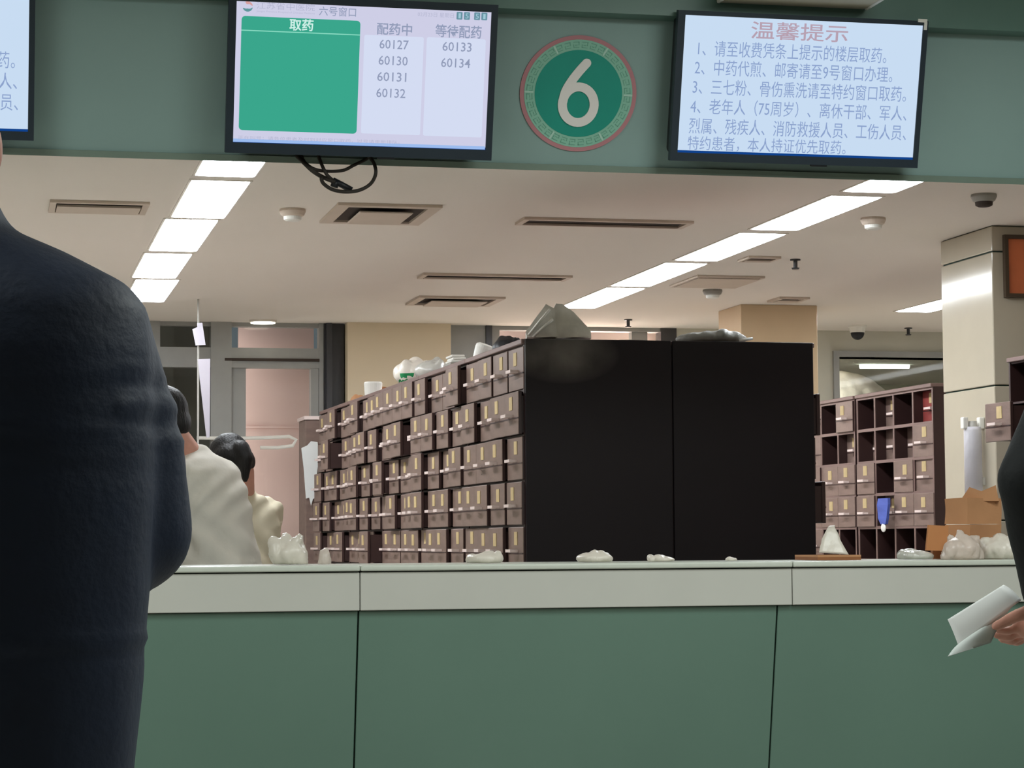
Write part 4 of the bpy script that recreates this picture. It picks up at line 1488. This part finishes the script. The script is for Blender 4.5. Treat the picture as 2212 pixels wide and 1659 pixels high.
# white bag with green print, grey packet beside it
p = ontop(900); d_ = dd(p)
gb = bag('printed_bag', 'white plastic bag with a green print on top of the long run', 'bag', 848, 945, 769, 826, d_ - 0.25, M['bagwhite'], 33, 0.24, 0.012, 7, floor=CABZ, amp=0.014, nscale=9)
gb2 = M['baggreen']
gb.data.materials.append(gb2)
for pol in gb.data.polygons:
    w = gb.location + pol.center
    v = w - CAM
    zc = v.dot(fwd)
    ppx = W / 2 + F * v.dot(rr) / zc
    z_ = w.z - CABZ
    loc_x = (w - gb.location).dot(EX)
    if pol.normal.y < 0.2 and -0.10 < loc_x < -0.03 and (0.03 < z_ < 0.056 or (0.006 < z_ < 0.018 and loc_x < -0.05)):
        pol.material_index = 1
bag('plastic_bag', 'grey folded packet behind the green printed bag on the long run', 'bag', 895, 975, 770, 812, d_ - 0.6, M['baggrey'], 35, 0.25, 0.012, 4, floor=CABZ, amp=0.008)
# stack of thin white trays
p = ontop(990); d_ = dd(p)
c0 = at_d(991, 765, d_)
bm = bmesh.new(); box(bm, c0.x - 0.045, c0.x + 0.08, c0.y, c0.y + 0.2, CABZ + 0.001, CABZ + 0.055); bevel(bm, 0.004, 1)
tag(obj('storage_box', bm, M['greyplastic'], None), 'grey box under the pale trays, beyond the white jug', 'box')
for k, wh in enumerate(('bottom', 'middle', 'top')):
    bm = bmesh.new(); sx = (-0.004, 0.006, -0.001)[k]
    z_ = CABZ + 0.0552 + k * 0.0135
    box(bm, c0.x - 0.035 + sx, c0.x + 0.035 + sx, c0.y + 0.01, c0.y + 0.17, z_, z_ + 0.0125); bevel(bm, 0.003, 1)
    tag(obj('pale_tray', bm, M['whiteplastic'], None), 'thin pale tray on the grey box beyond the white jug, %s of three' % wh, 'tray', 'pale trays on the grey box')
# dark bag by the end panel
p = ontop(1100); d_ = dd(p)
bag('plastic_bag', 'flat black plastic bag on the run just before the grey bundle', 'bag', 1062, 1136, 724, 746, d_ + 0.25, M['black'], 37, 0.16, 0.008, 4, floor=CABZ, amp=0.006)

# grey wrapped bundle on the black cabinets
d_ = 10.12
bd = thing('wrapped_bundle', 'grey plastic wrapped bundle piled on the corner of the black cabinet', 'bundle', (at_d(1200, 730, d_).x, at_d(1200, 730, d_).y, CABZ))
zc0 = CABZ + 0.002
def bp(px, py, d): return at_d(px, py, d)
lay = [[(1136, 722), (1181, 662), (1190, 672), (1150, 728)], [(1150, 728), (1187, 683), (1200, 706), (1170, 730)]]
bm = bmesh.new()
f_ = [bp(x, y, d_) for x, y in ((1138, 729), (1136, 716), (1180, 657), (1198, 668), (1203, 729))]
loft(bm, [f_, [q + fh * 0.3 - Vector((0, 0, 0.0)) for q in f_]])
bmesh.ops.subdivide_edges(bm, edges=bm.edges, cuts=4, use_grid_fill=True)
for v in bm.verts:
    v.co += Vector((noise.noise(v.co * 14), 0, noise.noise(v.co * 14 + Vector((3, 0, 0))))) * 0.005
    v.co.z = max(v.co.z, zc0)
obj('packet', bm, M['bundle'], bd)
for off, ym in ((0.0, 0), (0.012, 22)):
    bm = bmesh.new()
    tube(bm, [bp(1142 + ym * 0.4, 724 + ym * 0.2, d_ - 0.012), bp(1165 + ym * 0.4, 695 + ym * 0.5, d_ - 0.014), bp(1188 + ym * 0.3, 668 + ym, d_ - 0.012)], 0.006)
    obj('folded_edge', bm, M['whiteplastic'], bd, smooth=True)
bm = bmesh.new()
f_ = [bp(x, y, d_ + 0.02) for x, y in ((1200, 729), (1194, 668), (1200, 653), (1214, 655), (1240, 676), (1262, 700), (1276, 712), (1276, 729))]
loft(bm, [f_, [q + fh * 0.28 for q in f_]])
bmesh.ops.subdivide_edges(bm, edges=bm.edges, cuts=3, use_grid_fill=True)
for v in bm.verts:
    v.co += Vector((noise.noise(v.co * 12), 0, noise.noise(v.co * 12 + Vector((3, 0, 0))))) * 0.008
    v.co.z = max(v.co.z, zc0)
obj('film_wrap', bm, M['bundle'], bd)
parcel('flat_carton', 'grey brown folded carton lying on the black cabinets', 'carton', [(1336, 731), (1412, 732), (1388, 718), (1338, 717)], 10.5, 0.2, M['greyplastic'], 0.004, 11, floor=CABZ)
bag('plastic_bag', 'long flat grey bag lying on the second black cabinet', 'bag', 1455, 1618, 713, 733, 10.4, M['baggrey2'], 41, 0.25, 0.01, 5, floor=CABZ, amp=0.006)
bm = bmesh.new(); tube(bm, [at_d(1597, 732, 10.3), at_d(1626, 727, 10.3)], 0.0065); o = obj('paper_roll', bm, M['paper'], None, smooth=True); o.location.z = CABZ + 0.0005; tag(o, 'thin white paper roll at the end of the long grey bag', 'paper')

# white sack beyond the inner window
dwin = dd(at_y(1870, 820, YB + 0.6))
bag('sack', 'bulging white sack seen through the inner window above the rack', 'sack', 1670, 1950, 800, 900, dwin, M['bagwhite'], 43, 0.4, 0.02, 0, peak=None, amp=0.02, nscale=5, floor=at_d(1870, 1010, dwin).z)
sb = at_d(1870, 1010, dwin)
bm = bmesh.new(); box(bm, sb.x - 0.9, sb.x + 0.6, YB + 0.3, YB + 0.95, 0, sb.z); tag(obj('side_table', bm, M['shelfedge'], None), 'low cupboard under the white sack in the next room', 'cupboard')

# ------------------------------------------------------------------ people
UPV = Vector((0, 0, 1))


class Figure:
    """a person's frame: right, forward, up from a point on the floor; the trunk may bend at the hips"""

    def __init__(self, name, label, base, fdir, Ht, lean=0.0, group=None):
        self.f = Vector((fdir.x, fdir.y, 0)).normalized()
        self.r = self.f.cross(UPV)
        self.H = Ht
        self.lean = lean
        self.b = Vector((base.x, base.y, 0.0))
        self.root = thing(name, label, 'person', self.b, 0, group)

    def p(self, x, y, z, bend=True):
        """x right, y forward, z up in metres"""
        hz = self.H * 0.53
        if bend and self.lean and z > hz:
            k = min(1.0, (z - hz) / (0.12 * self.H))
            a = self.lean * (0.5 + 0.5 * k)
            dz = z - hz
            y, z = y * math.cos(a) + dz * math.sin(a), hz + dz * math.cos(a) - y * math.sin(a)
        return self.b + self.r * x + self.f * y + UPV * z

    def tr(self, z, hw, d, y=0.0, n=24, sq=0.85):
        """one oval of the trunk"""
        c = self.p(0, y, z)
        c2 = self.p(0, y, z + 0.01)
        ax = (c2 - c).normalized()
        v = self.r.cross(ax).normalized()
        return ring(c, self.r, v, hw, d, n, sq)

    def head(self, c, hf):
        """cranium, jaw, nose, ears as solids of the body; hf: where the face looks"""
        hf = hf.normalized()
        hr = hf.cross(UPV).normalized()
        hu = hr.cross(hf).normalized()
        self.hc, self.hf, self.hr, self.hu = c, hf, hr, hu
        return hf, hr, hu

    def body(self, head_c, hf, arms, skinmat, hands=None, voxel=0.009):
        H = self.H
        s = H / 1.7
        bm = bmesh.new()
        loft(bm, [self.tr(H * z, w * s, d * s, y * s) for z, w, d, y in ((0.46, 0.12, 0.08, 0), (0.50, 0.165, 0.115, 0), (0.56, 0.15, 0.105, 0), (0.62, 0.135, 0.095, 0.005), (0.70, 0.155, 0.11, 0.01), (0.77, 0.17, 0.11, 0.005), (0.81, 0.14, 0.085, 0), (0.835, 0.07, 0.06, 0))])
        hf, hr, hu = self.head(head_c, hf)
        nb = self.p(0, 0.0, H * 0.83)
        capsule(bm, nb, 0.062 * s, head_c - hu * 0.07 * s - hf * 0.012, 0.056 * s)
        ellipsoid(bm, head_c + hu * 0.02, hr, hf, hu, 0.074 * s, 0.096 * s, 0.098 * s)
        ellipsoid(bm, head_c - hu * 0.055 + hf * 0.025, hr, hf, hu, 0.056 * s, 0.062 * s, 0.062 * s)
        capsule(bm, head_c + hf * 0.088 + hu * 0.012, 0.010, head_c + hf * 0.112 - hu * 0.022, 0.013)
        capsule(bm, head_c + hf * 0.083 - hu * 0.055 - hr * 0.016, 0.008, head_c + hf * 0.083 - hu * 0.055 + hr * 0.016, 0.008)
        for sd in (-1, 1):
            ellipsoid(bm, head_c + hr * (0.078 * s * sd) - hf * 0.008 - hu * 0.006, hr, hf, hu, 0.011, 0.019, 0.032)
            capsule(bm, head_c + hf * 0.086 + hu * 0.03 + hr * (0.012 * sd), 0.008, head_c + hf * 0.072 + hu * 0.03 + hr * (0.045 * sd), 0.007)
        for sd, (sh, el, wr_) in arms.items():
            capsule(bm, sh, 0.052 * s, el, 0.042 * s)
            capsule(bm, el, 0.042 * s, wr_, 0.027 * s)
            if hands and sd in hands:
                for (a, ra, b, rb, fl, fd) in hands[sd]:
                    capsule(bm, a, ra, b, rb, 12, fl, fd)
            else:
                d = (wr_ - el).normalized()
                side = d.cross(UPV if abs(d.z) < 0.9 else self.f).normalized()
                nrm = side.cross(d)
                capsule(bm, wr_, 0.026, wr_ + d * 0.075, 0.036, 12, 0.42, nrm)
                for k, (o, L) in enumerate(((-0.03, 0.062), (-0.01, 0.074), (0.01, 0.07), (0.029, 0.054))):
                    k0 = wr_ + d * 0.09 + side * o
                    k1 = k0 + d * (L * 0.55) + nrm * -0.006
                    capsule(bm, k0, 0.0088, k1, 0.0082, 10)
                    capsule(bm, k1, 0.0082, k1 + d * (L * 0.45) + nrm * -0.02, 0.0072, 10)
                t0 = wr_ + d * 0.03 - side * 0.03
                t1 = t0 + d * 0.03 - side * 0.026 - nrm * 0.012
                capsule(bm, t0, 0.013, t1, 0.0105, 10)
                capsule(bm, t1, 0.0105, t1 + d * 0.032 - side * 0.004 - nrm * 0.012, 0.0085, 10)
        for sd in (-1, 1):
            hp_ = self.p(0.085 * s * sd, 0, H * 0.49)
            kn = self.p(0.095 * s * sd, 0.02, H * 0.275)
            an = self.p(0.1 * s * sd, -0.015, H * 0.05)
            capsule(bm, hp_, 0.088 * s, kn, 0.056 * s)
            capsule(bm, kn, 0.056 * s, an, 0.038 * s)
            capsule(bm, an - UPV * 0.035, 0.035, an + self.f * 0.15 - UPV * (an.z - 0.034), 0.03)
        o = blob('body', bm, skinmat, self.root, voxel, 3)
        for sd in (-1, 1):
            bm = bmesh.new()
            ellipsoid(bm, head_c + hf * 0.076 + hu * 0.012 + hr * (0.031 * sd), hr, hf, hu, 0.0125, 0.0125, 0.009, 12, 8)
            obj('eye', bm, M['eye'], self.root, smooth=True)
        return o

    def trousers(self, m, top=0.6):
        H, s = self.H, self.H / 1.7
        bm = bmesh.new()
        loft(bm, [self.tr(H * z, w * s, d * s) for z, w, d in ((0.44, 0.16, 0.11), (0.50, 0.182, 0.132), (0.56, 0.17, 0.125), (top, 0.155, 0.115))])
        for sd in (-1, 1):
            capsule(bm, self.p(0.088 * s * sd, 0, H * 0.48), 0.1 * s, self.p(0.098 * s * sd, 0.02, H * 0.275), 0.075 * s)
            capsule(bm, self.p(0.098 * s * sd, 0.02, H * 0.275), 0.075 * s, self.p(0.102 * s * sd, -0.012, 0.085), 0.064 * s)
        blob('trousers', bm, m, self.root, 0.016, 4, 0.006, 7)
        for sd in (-1, 1):
            an = self.p(0.1 * s * sd, -0.015, 0)
            bm = bmesh.new()
            capsule(bm, an + UPV * 0.05 - self.f * 0.03, 0.046, an + self.f * 0.16 + UPV * 0.042, 0.04, 16)
            box(bm, an.x - 0.03, an.x + 0.03, an.y - 0.03, an.y + 0.03, 0.002, 0.05)
            o = blob('shoe', bm, M['shoe'], self.root, 0.01, 3)
            for v in o.data.vertices:
                v.co.z = max(v.co.z, 0.001)

    def hair(self, m, extra=(), voxel=0.008, amp=0.004):
        s = self.H / 1.7
        c, hf, hr, hu = self.hc, self.hf, self.hr, self.hu
        bm = bmesh.new()
        ellipsoid(bm, c + hu * 0.036 - hf * 0.016, hr, hf, hu, 0.084 * s, 0.1 * s, 0.094 * s)
        ellipsoid(bm, c - hf * 0.05 - hu * 0.02, hr, hf, hu, 0.068 * s, 0.052 * s, 0.075 * s)
        for fn in extra:
            fn(bm, c, hf, hr, hu)
        return blob('hair', bm, m, self.root, voxel, 3, amp, 26, (1, 1, 0.4))


# --- the man in the navy jacket, close to the lens, seen from behind
ND = 2.55
pm = F / ND
navy = Figure('person', 'person in a navy jacket seen from behind, close up, arms bent towards the counter', at_d(-150, 1100, ND), fh, 1.72)
NX = lambda x, y, z: navy.p(x, y, z)
arms = {1: (NX(0.165, 0.02, 1.38), NX(0.202, 0.09, 1.165), NX(0.12, 0.3, 1.2)), -1: (NX(-0.165, 0.02, 1.38), NX(-0.202, 0.09, 1.165), NX(-0.1, 0.3, 1.22))}
navy.body(NX(-0.018, 0.03, 1.595), navy.f * 1.0 - UPV * 0.1, arms, M['skin'])
navy.hair(M['hair'])
navy.trousers(M['trouser'])
bm = bmesh.new()
loft(bm, [navy.tr(z, w, d, 0.0, 36, 0.82) for z, w, d in ((0.79, 0.205, 0.14), (0.84, 0.212, 0.145), (0.90, 0.222, 0.148), (1.0, 0.232, 0.15), (1.1, 0.24, 0.152), (1.2, 0.246, 0.155), (1.3, 0.247, 0.152), (1.36, 0.247, 0.145), (1.41, 0.238, 0.13), (1.438, 0.215, 0.115), (1.472, 0.147, 0.095), (1.50, 0.086, 0.08), (1.53, 0.070, 0.072), (1.54, 0.068, 0.07))])
for sd in (-1, 1):
    capsule(bm, NX(0.168 * sd, 0.02, 1.372), 0.075, NX(0.196 * sd, 0.07, 1.27), 0.071, 20)
    capsule(bm, NX(0.196 * sd, 0.07, 1.27), 0.071, NX(0.203 * sd, 0.09, 1.163), 0.073, 20)
    capsule(bm, NX(0.203 * sd, 0.09, 1.163), 0.073, NX(0.13 * sd, 0.27, 1.2), 0.055, 20)


def jacket_folds(co):
    x, z = co.dot(navy.r), co.z
    a = 0.0
    for (z0, sl, x0, w, k) in ((1.272, -0.05, 0.1, 0.16, 0.9), (1.245, -0.03, 0.15, 0.1, 0.6), (1.045, 0.0, 0.1, 0.3, 0.7), (1.33, 0.1, 0.2, 0.06, 0.5)):
        d = z - (z0 + sl * (x - x0))
        a += k * math.exp(-(d / 0.006) ** 2) * math.exp(-((x - x0) / w) ** 2) - 0.5 * k * math.exp(-((d + 0.014) / 0.008) ** 2) * math.exp(-((x - x0) / w) ** 2)
    # arm creases above the bent elbow
    if x > 0.22:
        a += 0.7 * math.sin((z - 0.35 * x) * 120) * math.exp(-((z - 1.295) / 0.03) ** 2)
    return a


blob('jacket', bm, M['navy'], navy.root, 0.010, 6, 0.0045, 6.5, (1, 1, 0.7), jacket_folds)

# --- the person in black at the frame's edge, a slip of paper in the hand
BD = 4.0
blk = Figure('person', 'person in a black jacket holding a folded white slip, cut off by the photo edge', at_d(2580, 1100, BD), fh, 1.78)
el, wr_ = at_d(2234, 1038, BD - 0.10), at_d(2262, 1298, BD - 0.02)
sh = blk.p(-0.185, 0.0, 1.43)
k = 1.0
hd = []
dn = fh
J = lambda px, py, dd_=0.0: at_d(px, py, BD + dd_)
hd.append((J(2258, 1312), 0.027, J(2226, 1346, 0.022), 0.03, 1.0, fh))
hd.append((J(2236, 1340, 0.02), 0.026, J(2226, 1358, 0.058), 0.022, 1, None))
for pts, r in (([(2208, 1350, 0.010), (2180, 1363, 0.012), (2156, 1361, 0.006)], 0.0086),
               ([(2210, 1361, 0.031), (2180, 1376, 0.033), (2152, 1372, 0.026)], 0.0088),
               ([(2214, 1370, 0.052), (2186, 1385, 0.054), (2163, 1381, 0.047)], 0.0084),
               ([(2220, 1375, 0.071), (2198, 1389, 0.072), (2182, 1386, 0.066)], 0.0074)):
    q = [J(*t) for t in pts]
    hd.append((q[0], r, q[1], r * 0.94, 1, None))
    hd.append((q[1], r * 0.94, q[2], r * 0.82, 1, None))
th = [J(2240, 1316, -0.018), J(2196, 1330, -0.034), J(2152, 1353, -0.036)]
hd.append((th[0], 0.0135, th[1], 0.0115, 1, None))
hd.append((th[1], 0.0115, th[2], 0.0088, 1, None))
rsh = blk.p(0.185, 0, 1.43)
blk.body(blk.p(0.0, 0.03, 1.66), blk.f - blk.r * 0.2 - UPV * 0.25, {-1: (sh, el, wr_), 1: (rsh, blk.p(0.26, -0.03, 1.16), blk.p(0.2, 0.16, 1.0))}, M['skin'], {-1: hd}, voxel=0.0046)
blk.hair(M['hair'])
blk.trousers(M['trouser'])
bm = bmesh.new()
loft(bm, [blk.tr(z, w, d, 0.0, 32, 0.85) for z, w, d in ((0.82, 0.19, 0.14), (0.92, 0.2, 0.145), (1.05, 0.205, 0.145), (1.2, 0.21, 0.15), (1.34, 0.215, 0.145), (1.42, 0.21, 0.13), (1.465, 0.18, 0.11), (1.51, 0.115, 0.09), (1.55, 0.078, 0.076), (1.565, 0.072, 0.072))])
el2 = el.lerp(wr_, 0.93)
capsule(bm, sh, 0.07, el, 0.062, 20)
capsule(bm, el, 0.062, el2, 0.043, 20)
capsule(bm, rsh, 0.07, blk.p(0.26, -0.03, 1.16), 0.062, 20)
capsule(bm, blk.p(0.26, -0.03, 1.16), 0.062, blk.p(0.205, 0.145, 1.02), 0.045, 20)
blob('jacket', bm, M['blackcloth'], blk.root, 0.010, 5, 0.006, 9, (1, 1, 0.7))

# the slip: a main leaf and a second leaf folded under it
def leaf(name, c4, m, n=10, curl=0.01, th_=0.0006, parent=None, back=0.0):
    """a thin curled sheet between four corners (pixel x, y, depth offset): order a b c d round the sheet"""
    P = [at_d(x, y, BD + z) for x, y, z in c4]
    bm = bmesh.new()
    nrm = (P[1] - P[0]).cross(P[3] - P[0]).normalized()
    lo, hi = [], []
    for i in range(n + 1):
        a_, b_ = [], []
        for j in range(n + 1):
            u, v = i / n, j / n
            p_ = (P[0] * (1 - u) + P[1] * u) * (1 - v) + (P[3] * (1 - u) + P[2] * u) * v
            p_ = p_ + nrm * (curl * math.sin(math.pi * v) * (0.6 + 0.4 * u))
            a_.append(bm.verts.new(p_))
            b_.append(bm.verts.new(p_ + nrm * th_))
        lo.append(a_)
        hi.append(b_)
    for i in range(n):
        for j in range(n):
            bm.faces.new((lo[i][j], lo[i][j + 1], lo[i + 1][j + 1], lo[i + 1][j]))
            bm.faces.new((hi[i][j], hi[i + 1][j], hi[i + 1][j + 1], hi[i][j + 1]))
    for i in range(n):
        for (g0, g1) in ((0, 1),):
            bm.faces.new((lo[i][0], lo[i + 1][0], hi[i + 1][0], hi[i][0]))
            bm.faces.new((lo[i][n], hi[i][n], hi[i + 1][n], lo[i + 1][n]))
            bm.faces.new((lo[0][i], hi[0][i], hi[0][i + 1], lo[0][i + 1]))
            bm.faces.new((lo[n][i], lo[n][i + 1], hi[n][i + 1], hi[n][i]))
    return obj(name, bm, m, parent, smooth=True)


slip = thing('paper_slip', 'folded white paper slip held in the hand of the person in black', 'paper', at_d(2120, 1400, BD))
leaf('front_leaf', [(2047, 1338, -0.01), (2168, 1263, 0.035), (2206, 1296, 0.004), (2071, 1397, -0.06)], M['paper'], parent=slip, curl=-0.005)
leaf('under_leaf', [(2082, 1382, -0.048), (2196, 1298, 0.014), (2140, 1388, -0.04), (2047, 1418, -0.115)], M['paperprint'], parent=slip, curl=-0.004)

# --- the pharmacist in the white coat, leaning over a bench
WD = 9.1
wp = Figure('person', 'person in a white coat behind the counter, leaning away, half hidden by the navy jacket', at_d(486, 1100, WD), rt * -0.9 + fh * 0.42, 1.76, math.radians(15))
WX = wp.p
arms = {-1: (WX(-0.17, 0.0, 1.42), WX(-0.2, 0.10, 1.15), WX(-0.16, 0.32, 1.09)), 1: (WX(0.17, 0, 1.42), WX(0.2, 0.12, 1.15), WX(0.14, 0.33, 1.09))}
hc = at_d(354, 908, WD + 0.02)
wp.body(hc, wp.f - UPV * 0.5, arms, M['skin'])
wp.hair(M['hair'])
wp.trousers(M['trouser'])
bm = bmesh.new()
loft(bm, [wp.tr(z, w, d, y, 30, 0.9) for z, w, d, y in ((0.60, 0.25, 0.2, 0), (0.75, 0.24, 0.19, -0.01), (0.93, 0.215, 0.165, -0.01), (1.05, 0.195, 0.15, 0), (1.2, 0.205, 0.155, 0), (1.32, 0.215, 0.15, -0.005), (1.42, 0.21, 0.13, -0.01), (1.47, 0.17, 0.11, 0), (1.505, 0.1, 0.085, 0.01), (1.545, 0.075, 0.072, 0.02))])
for sd in (-1, 1):
    a3 = arms[sd]
    capsule(bm, a3[0], 0.082, a3[1], 0.066, 18)
    capsule(bm, a3[1], 0.066, a3[1].lerp(a3[2], 0.9), 0.05, 18)


def coat_folds(co):
    x, z = co.dot(rt), co.z
    a = 0.8 * math.sin((z + x * 0.9) * 42 + 2 * noise.noise(co * 4)) * math.exp(-((z - 1.12) / 0.16) ** 2)
    a += 0.9 * math.sin((x - z * 0.15) * 46 + 1.5 * noise.noise(co * 3)) * math.exp(-((z - 1.0) / 0.2) ** 2)
    a += 0.6 * math.sin((z - x * 1.2) * 55) * math.exp(-((z - 1.33) / 0.09) ** 2)
    return a


blob('coat', bm, M['coat'], wp.root, 0.011, 4, 0.010, 7, (1, 1, 0.5), coat_folds)

# --- the pharmacist in cream with tied dark hair
CD = 10.0
cp_ = Figure('person', 'person in a cream uniform with dark tied up hair, head bent, behind the white coat', at_d(541, 1100, CD), rt * -0.72 + fh * 0.62, 1.60, math.radians(7))
CX = cp_.p
arms = {-1: (CX(-0.15, 0.0, 1.28), CX(-0.18, 0.08, 1.04), CX(-0.13, 0.28, 0.99)), 1: (CX(0.15, 0, 1.28), CX(0.18, 0.08, 1.04), CX(0.12, 0.28, 0.99))}
hc = at_d(499, 998, CD - 0.0)
cp_.body(hc, rt * -0.8 + fh * 0.25 - UPV * 0.75, arms, M['skin'])


def bun(bm, c, hf, hr, hu):
    ellipsoid(bm, at_d(500, 985, CD - 0.03), rt, fh, UPV, 0.082, 0.07, 0.06)
    capsule(bm, at_d(520, 970, CD - 0.06), 0.04, at_d(530, 990, CD - 0.07), 0.036)
    capsule(bm, at_d(530, 990, CD - 0.07), 0.036, at_d(529, 1034, CD - 0.07), 0.016)


cp_.hair(M['hair'], (bun,))
cp_.trousers(M['trouser'])
bm = bmesh.new()
loft(bm, [cp_.tr(z, w, d, y, 28, 0.9) for z, w, d, y in ((0.70, 0.2, 0.16, 0), (0.82, 0.195, 0.155, 0), (0.95, 0.175, 0.135, 0), (1.08, 0.178, 0.135, 0), (1.2, 0.185, 0.13, 0), (1.28, 0.18, 0.112, 0), (1.325, 0.14, 0.095, 0), (1.355, 0.085, 0.075, 0.005), (1.385, 0.068, 0.065, 0.01))])
for sd in (-1, 1):
    a3 = arms[sd]
    capsule(bm, a3[0], 0.07, a3[1], 0.058, 18)
    capsule(bm, a3[1], 0.058, a3[1].lerp(a3[2], 0.88), 0.045, 18)
blob('uniform', bm, M['cream'], cp_.root, 0.011, 4, 0.009, 8, (1, 1, 0.5), coat_folds)

# the bench they work at
b0 = at_d(330, 1100, 9.6) - X3 * 0.42
wb = thing('work_bench', 'white work bench behind the counter, under the hands of the person in white', 'bench', (b0.x - 0.35, b0.y + 0.2, 0))
bm = bmesh.new(); box(bm, b0.x - 1.0, b0.x + 0.02, b0.y - 0.3, b0.y + 0.9, 0.93, 0.965); bevel(bm, 0.004, 2); obj('top', bm, M['stone'], wb)
bm = bmesh.new(); box(bm, b0.x - 0.96, b0.x - 0.02, b0.y - 0.26, b0.y + 0.86, 0.0, 0.93); obj('cabinet_body', bm, M['board'], wb)
